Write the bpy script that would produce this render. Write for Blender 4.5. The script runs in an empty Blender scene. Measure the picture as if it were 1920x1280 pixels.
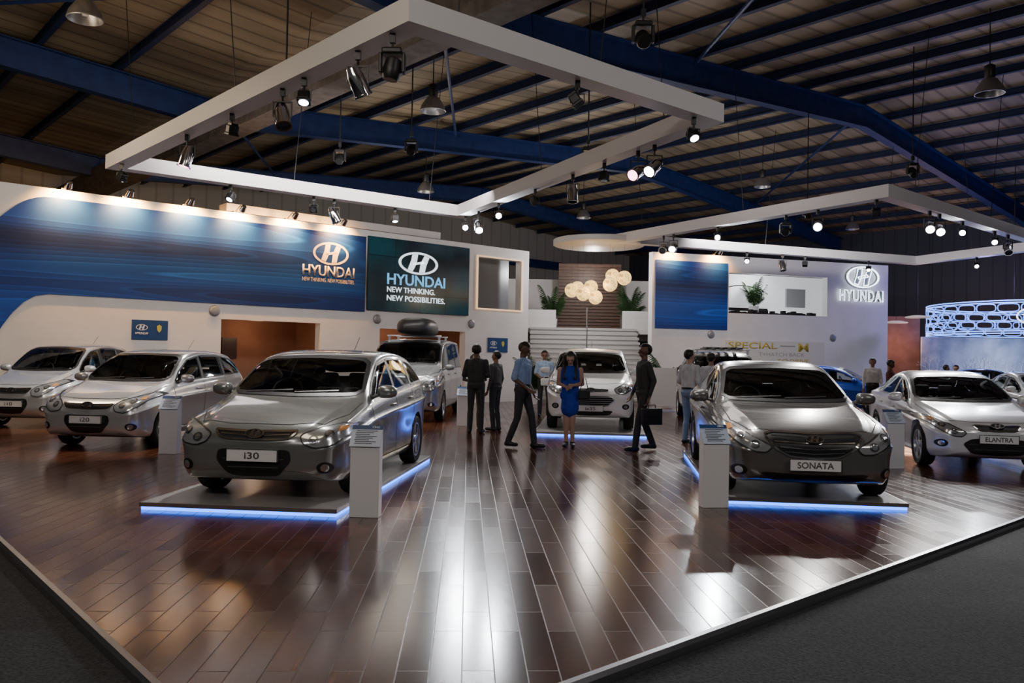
import bpy, bmesh, math, random
import numpy as np
from mathutils import Vector, Matrix, Quaternion
from mathutils.bvhtree import BVHTree
from mathutils.geometry import delaunay_2d_cdt
random.seed(4)
COL = bpy.context.scene.collection
V = Vector
def link(o): COL.objects.link(o); return o

# ------------------------------------------------------------------ materials
MATS = {}
def mat(name, col=(.8,.8,.8), rough=.5, metal=0., em=None, es=0., coat=0., spec=.5, backdark=False):
    if name in MATS: return MATS[name]
    m = bpy.data.materials.new(name); m.use_nodes = True
    nt=m.node_tree; b = nt.nodes['Principled BSDF']
    b.inputs['Base Color'].default_value = (*col, 1)
    b.inputs['Roughness'].default_value = rough
    b.inputs['Metallic'].default_value = metal
    b.inputs['Coat Weight'].default_value = coat
    b.inputs['Coat Roughness'].default_value = .05
    b.inputs['Specular IOR Level'].default_value = spec
    if em:
        b.inputs['Emission Color'].default_value = (*em, 1)
        b.inputs['Emission Strength'].default_value = es
    if backdark:   # inner side of a car shell is dark trim
        g=nt.nodes.new('ShaderNodeNewGeometry'); d=nt.nodes.new('ShaderNodeBsdfDiffuse'); d.inputs[0].default_value=(.06,.06,.062,1)
        mx=nt.nodes.new('ShaderNodeMixShader'); nt.links.new(g.outputs['Backfacing'],mx.inputs[0]); nt.links.new(b.outputs[0],mx.inputs[1]); nt.links.new(d.outputs[0],mx.inputs[2])
        nt.links.new(mx.outputs[0],nt.nodes['Material Output'].inputs[0])
    MATS[name] = m
    return m
def nodes(m):
    nt = m.node_tree
    return nt, nt.nodes, nt.links, nt.nodes['Principled BSDF']
def ramp(nt, fac, stops):
    r = nt.nodes.new('ShaderNodeValToRGB')
    e = r.color_ramp.elements
    while len(e) < len(stops): e.new(.5)
    for i,(p,c) in enumerate(stops):
        e[i].position = p; e[i].color = (*c,1)
    nt.links.new(fac, r.inputs[0])
    return r.outputs[0]
def texmap(nt, scale=(1,1,1), rot=(0,0,0), coord='Object'):
    tc = nt.nodes.new('ShaderNodeTexCoord'); mp = nt.nodes.new('ShaderNodeMapping')
    mp.inputs['Scale'].default_value = scale; mp.inputs['Rotation'].default_value = rot
    nt.links.new(tc.outputs[coord], mp.inputs[0]); return mp.outputs[0]
def noise_mat(name, c1, c2, scale=20, rough=.6, bump=0., metal=0, sc=(1,1,1), detail=4):
    m = mat(name, c1, rough, metal); nt,ns,ln,b = nodes(m)
    v = texmap(nt, sc); n = ns.new('ShaderNodeTexNoise'); n.inputs['Scale'].default_value = scale; n.inputs['Detail'].default_value = detail
    ln.new(v, n.inputs['Vector'])
    ln.new(ramp(nt, n.outputs['Fac'], [(.35,c1),(.65,c2)]), b.inputs['Base Color'])
    if bump:
        bp = ns.new('ShaderNodeBump'); bp.inputs['Strength'].default_value = bump; bp.inputs['Distance'].default_value=.01
        ln.new(n.outputs['Fac'], bp.inputs['Height']); ln.new(bp.outputs[0], b.inputs['Normal'])
    return m
def wood_floor():
    m = mat('wood_laminate', (.1,.04,.02), .2, spec=.42); nt,ns,ln,b = nodes(m)
    v = texmap(nt, (1,1,1), (0,0,math.radians(87)))
    br = ns.new('ShaderNodeTexBrick'); ln.new(v, br.inputs['Vector'])
    br.inputs['Scale'].default_value = 1; br.inputs['Brick Width'].default_value = .95
    br.inputs['Row Height'].default_value = .16; br.inputs['Mortar Size'].default_value = .0034; br.inputs['Mortar Smooth'].default_value=.1
    br.inputs['Color1'].default_value = (.0,.0,.0,1); br.inputs['Color2'].default_value = (1,1,1,1)
    br.inputs['Mortar'].default_value = (.5,.5,.5,1); br.offset = .37
    v2 = texmap(nt, (7,.6,1))
    n = ns.new('ShaderNodeTexNoise'); n.inputs['Scale'].default_value = 3; n.inputs['Detail'].default_value = 2; n.inputs['Roughness'].default_value=.4
    ln.new(v2, n.inputs['Vector'])
    g = ramp(nt, n.outputs['Fac'], [(.30,(.058,.019,.008)),(.5,(.084,.028,.012)),(.70,(.115,.040,.018))])
    t = ramp(nt, br.outputs['Color'], [(0,(.78,.78,.78)),(1,(1.18,1.16,1.14))])
    mx = ns.new('ShaderNodeMix'); mx.data_type='RGBA'; mx.blend_type='MULTIPLY'; mx.inputs[0].default_value = 1
    ln.new(g, mx.inputs[6]); ln.new(t, mx.inputs[7])
    mx2 = ns.new('ShaderNodeMix'); mx2.data_type='RGBA'; ln.new(br.outputs['Fac'], mx2.inputs[0])
    ln.new(mx.outputs[2], mx2.inputs[6]); mx2.inputs[7].default_value = (.030,.012,.007,1)
    ln.new(mx2.outputs[2], b.inputs['Base Color'])
    rr = ns.new('ShaderNodeMapRange'); rr.inputs[3].default_value=.15; rr.inputs[4].default_value=.20
    ln.new(br.outputs['Color'], rr.inputs[0])
    mr=ns.new('ShaderNodeMath'); mr.operation='MULTIPLY_ADD'; ln.new(br.outputs['Fac'],mr.inputs[0]); mr.inputs[1].default_value=.25; ln.new(rr.outputs[0],mr.inputs[2])
    ln.new(mr.outputs[0], b.inputs['Roughness'])
    bp = ns.new('ShaderNodeBump'); bp.inputs['Strength'].default_value=.12; bp.inputs['Distance'].default_value=.002; bp.invert=True
    ln.new(br.outputs['Fac'], bp.inputs['Height']); ln.new(bp.outputs[0], b.inputs['Normal'])
    return m
M_floor = wood_floor()
M_carpet = noise_mat('grey_carpet', (.014,.015,.018), (.048,.050,.056), 60, .95, .6)
M_white = noise_mat('white_wall_paint', (.80,.785,.785), (.85,.835,.835), 1.5, .55)
M_frame = mat('white_truss_cladding', (.82,.80,.81), .45)
M_alu = mat('aluminium', (.62,.63,.66), .3, 1)
M_chrome = mat('chrome', (.85,.85,.87), .12, 1)
M_black = mat('black_plastic', (.012,.012,.014), .4)
M_trim = mat('interior_trim', (.10,.098,.10), .6)
M_seat = noise_mat('seat_fabric', (.10,.10,.105),(.17,.165,.16), 40, .9)
M_rubber = mat('tire_rubber', (.015,.015,.016), .75)
def glass():
    m=mat('tinted_window_glass',(.01,.012,.014),.04); nt,ns,ln,b=nodes(m)
    t=ns.new('ShaderNodeBsdfTransparent'); t.inputs[0].default_value=(.80,.84,.84,1)
    g=ns.new('ShaderNodeBsdfGlossy'); g.inputs['Roughness'].default_value=.03; g.inputs[0].default_value=(.9,.95,1,1)
    f=ns.new('ShaderNodeFresnel'); f.inputs[0].default_value=1.5
    mx=ns.new('ShaderNodeMixShader'); ln.new(f.outputs[0],mx.inputs[0]); ln.new(t.outputs[0],mx.inputs[1]); ln.new(g.outputs[0],mx.inputs[2])
    ln.new(mx.outputs[0],ns['Material Output'].inputs[0]); return m
M_glass=glass()
M_lampglass = mat('headlight_glass', (.60,.62,.64), .16, .7, coat=1)
M_plate = mat('number_plate_white', (.85,.85,.86), .4)
M_dark = mat('dark_void', (.008,.008,.009), .8)
M_blue_led = mat('blue_led', (.02,.1,.8), .4, 0, (.02,.16,1.0), 6)
M_steelblue = noise_mat('blue_painted_steel', (.010,.028,.12), (.016,.042,.17), 3, .5)
M_purlin = noise_mat('navy_painted_steel', (.010,.019,.065), (.014,.027,.09), 3, .6)
M_girder = noise_mat('dark_concrete', (.12,.10,.09), (.19,.165,.15), 4, .85)
M_orange = noise_mat('orange_lit_wall', (.26,.12,.07), (.31,.15,.09), 2, .7)  # orange base colour imitates the warm light inside the service rooms
M_brown = noise_mat('dull_brown_wall', (.20,.10,.065), (.26,.14,.10), 2, .7)
M_skin = [mat('skin_dark',(.14,.07,.045),.5), mat('skin_brown',(.28,.14,.09),.5), mat('skin_light',(.5,.3,.22),.5)]
M_hair = noise_mat('black_hair', (.006,.005,.005), (.02,.015,.012), 60, .5)

# ------------------------------------------------------------------ mesh helpers
def mesh_obj(name, bm_or_me, mats=None, parent=None, loc=(0,0,0), rot=None, smooth=False):
    if isinstance(bm_or_me, bmesh.types.BMesh):
        me = bpy.data.meshes.new(name); bm_or_me.to_mesh(me); bm_or_me.free()
    else: me = bm_or_me
    o = bpy.data.objects.new(name, me)
    if mats is not None:
        if not isinstance(mats,(list,tuple)): mats=[mats]
        me.materials.clear()
        for m in mats: me.materials.append(m)
    if smooth:
        for p in me.polygons: p.use_smooth=True
        try: me.set_sharp_from_angle(angle=math.radians(38))
        except Exception: pass
    o.location = loc
    if rot is not None:
        if isinstance(rot,(int,float)): o.rotation_euler=(0,0,rot)
        elif isinstance(rot, Quaternion): o.rotation_mode='QUATERNION'; o.rotation_quaternion=rot
        else: o.rotation_euler=rot
    if parent is not None: o.parent=parent
    return link(o)
def top(o, label, category, group=None):
    o['label']=label; o['category']=category
    if group: o['group']=group
    return o
def struct(o): o['kind']='structure'; return o
def empty(name, loc=(0,0,0), rot=0, parent=None):
    o = bpy.data.objects.new(name, None); o.empty_display_size=.2
    o.location=loc; o.rotation_euler=(0,0,rot)
    if parent is not None: o.parent=parent
    return link(o)
def bm_box(bm, c, s, mat4=None, bev=0):
    r = bmesh.ops.create_cube(bm, size=1)
    vs = r['verts']
    M = Matrix.Translation(c) @ Matrix.Diagonal((*s,1))
    if mat4 is not None: M = mat4 @ M
    bmesh.ops.transform(bm, matrix=M, verts=vs)
    if bev:
        es = list({e for v in vs for e in v.link_edges})
        bmesh.ops.bevel(bm, geom=es, offset=bev, segments=2, affect='EDGES', profile=.5)
def box(name, c, s, m, parent=None, bev=0, loc=(0,0,0), rot=None):
    bm = bmesh.new(); bm_box(bm, c, s, None, bev)
    return mesh_obj(name, bm, m, parent, loc, rot)
def bm_prism(bm, pts, z0, z1, M=None):
    a=[bm.verts.new((M@V((x,y,z0))) if M else (x,y,z0)) for x,y in pts]
    b=[bm.verts.new((M@V((x,y,z1))) if M else (x,y,z1)) for x,y in pts]
    bm.faces.new(b); bm.faces.new(a[::-1]); n=len(pts)
    for i in range(n): bm.faces.new((a[i],a[(i+1)%n],b[(i+1)%n],b[i]))
def prism(name, pts, z0, z1, m, parent=None, M=None):
    bm=bmesh.new(); bm_prism(bm,pts,z0,z1)
    bmesh.ops.recalc_face_normals(bm, faces=bm.faces)
    o=mesh_obj(name,bm,m,parent)
    if M is not None: o.matrix_world = M
    return o
def bm_lathe(bm, prof, segs=24, M=None, closed=False):
    rings=[]
    for r,z in prof:
        ring=[]
        for i in range(segs):
            a=2*math.pi*i/segs
            p=V((r*math.cos(a), r*math.sin(a), z))
            ring.append(bm.verts.new(M@p if M else p))
        rings.append(ring)
    rng = range(len(rings)) if closed else range(len(rings)-1)
    for k in rng:
        a=rings[k]; b=rings[(k+1)%len(rings)]
        for i in range(segs):
            bm.faces.new((a[i],a[(i+1)%segs],b[(i+1)%segs],b[i]))
    if not closed:
        if prof[0][0]>1e-4: bm.faces.new(rings[0][::-1])
        if prof[-1][0]>1e-4: bm.faces.new(rings[-1])
def lathe(name, prof, m, parent=None, loc=(0,0,0), rot=None, segs=24, closed=False):
    bm=bmesh.new(); bm_lathe(bm, prof, segs, None, closed)
    bmesh.ops.recalc_face_normals(bm, faces=bm.faces)
    return mesh_obj(name,bm,m,parent,loc,rot,True)
def bm_rod(bm, a, b, r, segs=8, r2=None):
    a=V(a); b=V(b); d=b-a; q=d.to_track_quat('Z','Y')
    M=Matrix.Translation(a)@q.to_matrix().to_4x4()
    bm_lathe(bm, [(r,0),(r if r2 is None else r2,d.length)], segs, M)
def rod(name,a,b,r,m,parent=None,segs=8):
    bm=bmesh.new(); bm_rod(bm,a,b,r,segs); return mesh_obj(name,bm,m,parent,smooth=True)
def frame_mat(p0, d, z0=0):
    d=V((d[0],d[1],0)).normalized(); n=d.cross(V((0,0,1)))
    M=Matrix.Identity(4)
    M.col[0]=(*d,0); M.col[1]=(0,0,1,0); M.col[2]=(*n,0); M.col[3]=(p0[0],p0[1],z0,1)
    return M
def text_mesh(s, w, h, depth=.01, bold=.0, outline=0):
    cu=bpy.data.curves.new('t','FONT'); cu.body=s; cu.size=1; cu.offset=bold; cu.resolution_u=3
    if outline: cu.fill_mode='NONE'; cu.bevel_depth=outline; cu.bevel_resolution=1; cu.space_character=1.12
    o=bpy.data.objects.new('t',cu); link(o)
    bpy.context.view_layer.update()
    me=bpy.data.meshes.new_from_object(o.evaluated_get(bpy.context.evaluated_depsgraph_get()))
    bpy.data.objects.remove(o); bpy.data.curves.remove(cu)
    bm=bmesh.new(); bm.from_mesh(me); bpy.data.meshes.remove(me)
    xs=[v.co.x for v in bm.verts]; ys=[v.co.y for v in bm.verts]
    x0,x1,y0,y1=min(xs),max(xs),min(ys),max(ys)
    for v in bm.verts:
        v.co=V(((v.co.x-(x0+x1)/2)/(x1-x0)*w,(v.co.y-(y0+y1)/2)/(y1-y0)*h,v.co.z*.4 if outline else 0))
    if depth and not outline:
        r=bmesh.ops.extrude_face_region(bm, geom=list(bm.faces))
        for e in r['geom']:
            if isinstance(e,bmesh.types.BMVert): e.co.z+=depth
    me=bpy.data.meshes.new('lettering'); bm.to_mesh(me); bm.free(); return me
def emblem_bm(w,h,depth,thin=0):
    bm=bmesh.new(); n=40
    def P(x,y): return (x*w,y*h)
    o0=[];i0=[];o1=[];i1=[]
    ri,rj=(.465,.445) if thin else (.44,.41)
    for k in range(n):
        a=2*math.pi*k/n; c,s=math.cos(a),math.sin(a)
        for L,r1,r2,z in((o0,.5,.5,0),(i0,ri,rj,0),(o1,.5,.5,depth),(i1,ri,rj,depth)):
            x,y=P(c*r1,s*r2); L.append(bm.verts.new((x,y,z)))
    for k in range(n):
        j=(k+1)%n
        for q in((o1[k],o1[j],i1[j],i1[k]),(o0[j],o0[k],i0[k],i0[j]),(o0[k],o0[j],o1[j],o1[k]),(i0[j],i0[k],i1[k],i1[j])): bm.faces.new(q)
    polys=([(-.27,-.30),(-.15,-.37),(-.10,-.20),(-.05,.02),(-.02,.40),(-.16,.37),(-.19,.10)],
                [(.27,.30),(.15,.37),(.10,.20),(.05,-.02),(.02,-.40),(.16,-.37),(.19,-.10)],
                [(-.12,-.10),(.02,-.03),(.17,.02),(.12,.12),(-.02,.05),(-.16,-.02)])
    for poly in polys:
        if thin:
            for i in range(len(poly)):
                a=P(*poly[i]); b=P(*poly[(i+1)%len(poly)]); bm_rod(bm,(*a,depth/2),(*b,depth/2),.018,5)
        else: bm_prism(bm,[P(*p) for p in poly],0,depth)
    bmesh.ops.recalc_face_normals(bm,faces=bm.faces)
    return bm

# ------------------------------------------------------------------ frames of the place
B=V((.747,.665,0)); A=V((-.665,.747,0)); ANG=math.atan2(.665,.747)
R_HALL=Matrix.Rotation(ANG,4,'Z')
def uv(u,v,z=0): return V((.747*u-.665*v, .665*u+.747*v, z))
def poly_floor(name, pts, z0, z1, m):
    o=prism(name, pts, z0, z1, m); return struct(o)
poly_floor('floor', [(-45,-6),(45,-6),(62,68),(-48,68)], -.16, -.06, M_carpet)
K=V((-.824,3.015)); LA=V((-.653,.757)); RB=V((.736,.677))
e1=K+LA*24; e2=K+RB*27
far=e2+LA*24
poly_floor('floor_stage', [tuple(K),tuple(e2),tuple(far),tuple(e1)], -.058, 0, M_floor)
def edge_trim(name,a,b,nrm):
    d=(b-a); L=d.length; ang=math.atan2(d.y,d.x)
    bm=bmesh.new()
    prof=[(-.005,.004),(.030,.002),(.045,-.02),(.050,-.058),(-.001,-.058),(-.001,.0005),(-.005,.0005)]
    v0=[];v1=[]
    for y,z in prof:
        v0.append(bm.verts.new((0,-y*nrm,z))); v1.append(bm.verts.new((L,-y*nrm,z)))
    n=len(prof)
    for i in range(n): bm.faces.new((v0[i],v0[(i+1)%n],v1[(i+1)%n],v1[i]))
    bm.faces.new(v0); bm.faces.new(v1[::-1])
    bmesh.ops.recalc_face_normals(bm,faces=bm.faces)
    return struct(mesh_obj(name,bm,mat('edge_aluminium',(.38,.38,.40),.35,1),None,(a.x,a.y,0),ang))
edge_trim('trim_1',K,e1,-1); edge_trim('trim_2',K,e2,1)

# ------------------------------------------------------------------ hall shell
def roofz(u):
    pts=[(-9.4,10),(9.2,8.4),(27.8,10),(46.4,8.4)]
    for (a,za),(b,zb) in zip(pts,pts[1:]):
        if u<=b: return za+(zb-za)*(u-a)/(b-a)
    return 8.4
def ceiling_mat():
    m=mat('corrugated_roof_sheet',(.3,.27,.22),.6); nt,ns,ln,b=nodes(m)
    v=texmap(nt,(1,1,1)); w=ns.new('ShaderNodeTexWave'); w.bands_direction='Y'; w.inputs['Scale'].default_value=.5
    ln.new(v,w.inputs[0])
    v2=texmap(nt,(.05,.9,1)); n=ns.new('ShaderNodeTexNoise'); n.inputs['Scale'].default_value=1.0; n.inputs['Detail'].default_value=3; ln.new(v2,n.inputs['Vector'])
    c1=ramp(nt,n.outputs['Fac'],[(.35,(.20,.155,.105)),(.6,(.42,.33,.22))])
    c2=ramp(nt,w.outputs['Fac'],[(0,(.5,.5,.5)),(.12,(1,1,1))])
    mx=ns.new('ShaderNodeMix'); mx.data_type='RGBA'; mx.blend_type='MULTIPLY'; mx.inputs[0].default_value=1
    ln.new(c1,mx.inputs[6]); ln.new(c2,mx.inputs[7]); ln.new(mx.outputs[2],b.inputs['Base Color'])
    return m
M_ceil=ceiling_mat()
VB=40.0
bm=bmesh.new()
us=[-12,-9.4,9.2,27.8,47]
lo=[];hi=[]
for u in us:
    z=roofz(max(u,-9.4))+.62
    for L,dz in((lo,0),(hi,.12)):
        L.append((bm.verts.new((u,-14,z+dz)),bm.verts.new((u,VB+.6,z+dz))))
for i in range(len(us)-1):
    bm.faces.new((lo[i][0],lo[i][1],lo[i+1][1],lo[i+1][0]))
    bm.faces.new((hi[i][0],hi[i+1][0],hi[i+1][1],hi[i][1]))
ceil=struct(mesh_obj('ceiling',bm,M_ceil)); ceil.matrix_world=R_HALL
def clad_mat(name,c1,c2,axis='X',scale=2.2):
    m=mat(name,c1,.6); nt,ns,ln,b=nodes(m)
    v=texmap(nt); w=ns.new('ShaderNodeTexWave'); w.bands_direction=axis; w.inputs['Scale'].default_value=scale; ln.new(v,w.inputs[0])
    ln.new(ramp(nt,w.outputs['Fac'],[(0,c2),(.08,c1)]),b.inputs['Base Color']); return m
M_clad=clad_mat('grey_cladding',(.46,.46,.43),(.34,.34,.32),'X',.4)
M_clad2=clad_mat('dark_cladding',(.06,.07,.10),(.04,.045,.07),'Y',.5)
def hallbox(name,u0,u1,v0,v1,z0,z1,m):
    o=box(name,((u0+u1)/2,(v0+v1)/2,(z0+z1)/2),(u1-u0,v1-v0,z1-z0),m); o.matrix_world=R_HALL; return struct(o)
hallbox('wall_back',-12,47,VB+.05,VB+.3,-.06,10.6,M_clad)
hallbox('wall_right',47,47.25,-14,VB+.3,-.06,10.6,M_clad2)
def ibeam_mesh(L,h,w,tf=.025,tw=.02,m=None):
    bm=bmesh.new()
    bm_box(bm,(L/2,0,h/2-tf/2),(L,w,tf)); bm_box(bm,(L/2,0,-h/2+tf/2),(L,w,tf)); bm_box(bm,(L/2,0,0),(L,tw,h-2*tf))
    me=bpy.data.meshes.new('beam'); bm.to_mesh(me); bm.free(); me.materials.append(m or M_steelblue); return me
def beam_between(name,p,q,h,w,me=None):
    p=V(p);q=V(q); d=q-p
    if me is None: me=ibeam_mesh(d.length,h,w)
    o=bpy.data.objects.new(name,me)
    x=d.normalized(); y=V((0,0,1)).cross(x).normalized(); z=x.cross(y)
    M=Matrix.Identity(4); M.col[0]=(*x,0);M.col[1]=(*y,0);M.col[2]=(*z,0);M.col[3]=(*p,1)
    o.matrix_world=M; return link(o)
for v in (3.2,13.4,23.6,33.8):
    for a,b in((-9.4,9.2),(9.2,27.8),(27.8,46.4)):
        o=beam_between('roof_rafter',uv(a,v,roofz(a)-.05),uv(b,v,roofz(b)-.05),.75,.32)
        top(o,'deep blue painted steel rafter under the hall roof','steel beam','roof rafters')
pm=None
u=-8.4
while u<46:
    if abs(u-9.2)>.6:
        z=roofz(u)+.46
        if pm is None: pm=ibeam_mesh(53.4,.24,.14,m=M_purlin)
        o=beam_between('roof_purlin',uv(u,-13.9,z),uv(u,39.5,z),.24,.14,pm)
        top(o,'slim blue steel purlin carrying the roof sheets','steel beam','roof purlins')
    u+=1.9
g=box('valley_girder',(9.2,12.4,7.8),(.6,53,.9),M_girder); g.matrix_world=R_HALL
top(g,'heavy dark concrete girder along the roof valley','concrete beam')
o=beam_between('tie_beam',uv(-9,39.6,7.6),uv(46,39.6,7.6),.5,.3); top(o,'long blue steel tie beam high on the hall end wall','steel beam')
for u in (-2,9.2,18.5,27.8,37):
    o=beam_between('steel_column',uv(u,39.88,-.05),uv(u,39.88,roofz(u)),.2,.3); top(o,'blue steel column against the hall end wall','steel column','hall columns')
for a,b in (((9.7,23.8),(16,33.4)),((8.6,13.6),(2,23.4)),((2,23.8),(-4,33.4)),((28,13.6),(37,23.4)),((10,13.6),(18,23.4)),((18,13.2),(10,3.4))):
    bm=bmesh.new(); bm_rod(bm,uv(*a,roofz(a[0])+.15),uv(*b,roofz(b[0])+.15),.045)
    top(mesh_obj('bracing_rod',bm,M_steelblue,smooth=True),'thin blue diagonal bracing tube under the roof','steel tube','roof bracing')

def highbay():
    r=empty('pendant_lamp')
    M_hb=mat('dull_reflector',(.35,.35,.36),.35,.8)
    lathe('lamp_shade',[(.30,0),(.31,.01),(.27,.14),(.15,.32),(.09,.36),(.085,.35),(.14,.30),(.255,.13),(.29,0)],M_hb,r,closed=True)
    lathe('ballast_housing',[(.09,.35),(.11,.38),(.11,.62),(.05,.66)],M_black,r)
    lathe('bulb',[(.001,.06),(.05,.08),(.06,.16),(.03,.25),(.02,.36)],mat('unlit_bulb',(.5,.5,.48),.3),r)
    rod('suspension_stem',(0,0,.66),(0,0,1.9),.012,M_black,r)
    return r
def clone(root, loc=None, rot=None):
    n=root.copy(); link(n)
    if loc is not None: n.location=loc
    if rot is not None: n.rotation_euler=(0,0,rot)
    def rec(src,dst):
        for c in src.children:
            k=c.copy(); k.parent=dst; link(k); rec(c,k)
    rec(root,n)
    return n
hb=highbay(); hbpos=[(-1.97,19.7,7.3),(10.4,18.3,7.5),(9.2,31,8.0),(-7.7,14.8,7.4),(-3.2,30.0,7.4),(15.4,38,7.6),(3.0,36.2,7.6)]
hb.location=hbpos[0]; top(hb,'unlit industrial high-bay lamp hanging from the roof','ceiling lamp','high-bay lamps')
for p in hbpos[1:]: clone(hb,p)

# ------------------------------------------------------------------ left exhibition wall
WL=frame_mat((-5.5,24),(.747,.665))
def wall_with_holes(name, M, s0,s1,z0,z1, holes, th, m):
    ss=sorted({s0,s1,*[h[0] for h in holes],*[h[1] for h in holes]}); zs=sorted({z0,z1,*[h[2] for h in holes],*[h[3] for h in holes]})
    bm=bmesh.new()
    for a,b in zip(ss,ss[1:]):
        for c,d in zip(zs,zs[1:]):
            ms,mz=(a+b)/2,(c+d)/2
            if any(h[0]<ms<h[1] and h[2]<mz<h[3] for h in holes): continue
            bm_box(bm,(ms,mz,-th/2),(b-a,d-c,th))
    bmesh.ops.remove_doubles(bm,verts=bm.verts,dist=1e-4)
    seen={}
    for f in list(bm.faces):
        seen.setdefault(tuple(round(x,3) for x in f.calc_center_median()),[]).append(f)
    kill=[f for L in seen.values() if len(L)>1 for f in L]
    bmesh.ops.delete(bm,geom=kill,context='FACES')
    o=mesh_obj(name,bm,m); o.matrix_world=M; return struct(o)
wall_with_holes('wall_left',WL,-12,8.1,0,5.25,[(-2.91,0,0,2.4),(2.0,5.3,0,2.33),(5.77,7.75,3.15,4.87)],.3,M_white)
def onwall(name,M,s,z,off,me_or_bm,m,parent=None):
    o=mesh_obj(name,me_or_bm,m)
    L=M@Matrix.Translation((s,z,off))
    if parent is not None:
        o.parent=parent; o.matrix_local=parent.matrix_basis.inverted()@L
    else: o.matrix_world=L
    return o
def panel(name,M,s0,s1,z0,z1,off,th,m,parent=None):
    bm=bmesh.new(); bm_box(bm,(0,0,th/2),(s1-s0,z1-z0,th))
    return onwall(name,M,(s0+s1)/2,(z0+z1)/2,off,bm,m,parent)
for nm,a,b,zt in(('wall_service',-3.4,.4,2.6),('wall_service_2',1.6,5.7,2.6)):
    bm=bmesh.new()
    bm_box(bm,((a+b)/2,zt/2,-2.2),(b-a,zt,.1)); bm_box(bm,(a,zt/2,-1.25),(.1,zt,1.85)); bm_box(bm,(b,zt/2,-1.25),(.1,zt,1.85)); bm_box(bm,((a+b)/2,zt,-1.25),(b-a,.1,1.85))
    o=mesh_obj(nm,bm,M_orange); o.matrix_world=WL; struct(o)
o=panel('wall_picture',WL,-2.0,-1.55,1.35,1.95,-2.14,.03,mat('picture_dark',(.05,.03,.03),.4)); top(o,'small dark framed picture on the orange-lit room wall','picture')
def swirl_mat(name,cols):
    m=mat(name,cols[1],.45); nt,ns,ln,b=nodes(m)
    v=texmap(nt,(.045,.75,1),(0,0,.09))
    n=ns.new('ShaderNodeTexNoise'); n.inputs['Scale'].default_value=1.5; n.inputs['Detail'].default_value=0; n.inputs['Distortion'].default_value=.35; ln.new(v,n.inputs['Vector'])
    mu=ns.new('ShaderNodeMath'); mu.operation='MULTIPLY'; mu.inputs[1].default_value=14; ln.new(n.outputs['Fac'],mu.inputs[0])
    fr=ns.new('ShaderNodeMath'); fr.operation='FRACT'; ln.new(mu.outputs[0],fr.inputs[0])
    c=ramp(nt,n.outputs['Fac'],[(.32,cols[0]),(.5,cols[1]),(.70,cols[2])])
    c2=ramp(nt,fr.outputs[0],[(0,(1.7,1.8,1.7)),(.07,(1.1,1.1,1.1)),(.85,(.62,.66,.72)),(1,(1.7,1.8,1.7))])
    mx=ns.new('ShaderNodeMix'); mx.data_type='RGBA'; mx.blend_type='MULTIPLY'; mx.inputs[0].default_value=.85
    ln.new(c,mx.inputs[6]); ln.new(c2,mx.inputs[7]); ln.new(mx.outputs[2],b.inputs['Base Color'])
    return m
M_banner=swirl_mat('blue_wave_print',((.003,.018,.13),(.004,.042,.30),(.006,.08,.48)))
def bez(p0,p1,p2,p3,n=10):
    return [tuple(((1-t)**3*p0[i]+3*(1-t)**2*t*p1[i]+3*(1-t)*t*t*p2[i]+t**3*p3[i]) for i in(0,1)) for t in [k/n for k in range(n+1)]]
pts=[(1.44,2.8),(1.44,5.04)]+bez((-7.0,5.04),(-7.6,5.04),(-7.85,4.6),(-8.3,4.2))+[(-11.9,3.6),(-11.9,.02)]+bez((-9.2,.02),(-8.2,.8),(-8.0,2.8),(-7.0,2.8))
bm=bmesh.new(); bm_prism(bm,pts,0,.03); bmesh.ops.recalc_face_normals(bm,faces=bm.faces)
banner=mesh_obj('wall_banner',bm,M_banner); banner.matrix_world=WL@Matrix.Translation((0,0,.005))
top(banner,'long curved blue wave-pattern banner with pale logo and lettering','banner')
M_peach=mat('peach_lettering',(.82,.72,.66),.5)
def lay(name,M,s,z,off,me,m,parent): return onwall(name,M,s,z,off,me,m,parent)
lay('emblem',WL,.27,4.42,.036,emblem_bm(1.15,.66,.008),M_peach,banner)
lay('lettering',WL,.22,3.90,.036,text_mesh('HYUNDAI',1.68,.32,.008,.02),M_peach,banner)
lay('tagline_lettering',WL,.22,3.64,.036,text_mesh('NEW THINKING. NEW POSSIBILITIES.',1.68,.11,.004,.0),M_peach,banner)
def screen_mat():
    m=mat('video_wall_screen',(.005,.01,.012),.2); nt,ns,ln,b=nodes(m)
    v=texmap(nt,(1,1,1)); ch=ns.new('ShaderNodeTexBrick'); ln.new(v,ch.inputs['Vector']); ch.offset=0
    ch.inputs['Scale'].default_value=1; ch.inputs['Brick Width'].default_value=.9675; ch.inputs['Row Height'].default_value=.555; ch.inputs['Mortar Size'].default_value=.008
    ch.inputs['Color1'].default_value=(.003,.020,.032,1); ch.inputs['Color2'].default_value=(.004,.028,.042,1); ch.inputs['Mortar'].default_value=(.0,.001,.001,1)
    n=ns.new('ShaderNodeTexNoise'); n.inputs['Scale'].default_value=.5; ln.new(v,n.inputs['Vector'])
    c=ramp(nt,n.outputs['Fac'],[(.4,(.25,.25,.25)),(.65,(1.4,1.6,1.4))])
    mx=ns.new('ShaderNodeMix'); mx.data_type='RGBA'; mx.blend_type='MULTIPLY'; mx.inputs[0].default_value=1
    ln.new(ch.outputs['Color'],mx.inputs[6]); ln.new(c,mx.inputs[7]); ln.new(mx.outputs[2],b.inputs['Emission Color']); b.inputs['Emission Strength'].default_value=.8
    return m
scr=empty('video_wall'); scr.matrix_basis=WL@Matrix.Translation((3.44,3.97,.005))
top(scr,'dark video wall screen showing white logo and pale blue lettering','screen')
panel('screen_panel',WL,1.5,5.37,2.86,5.08,.005,.06,screen_mat(),scr)
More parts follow.
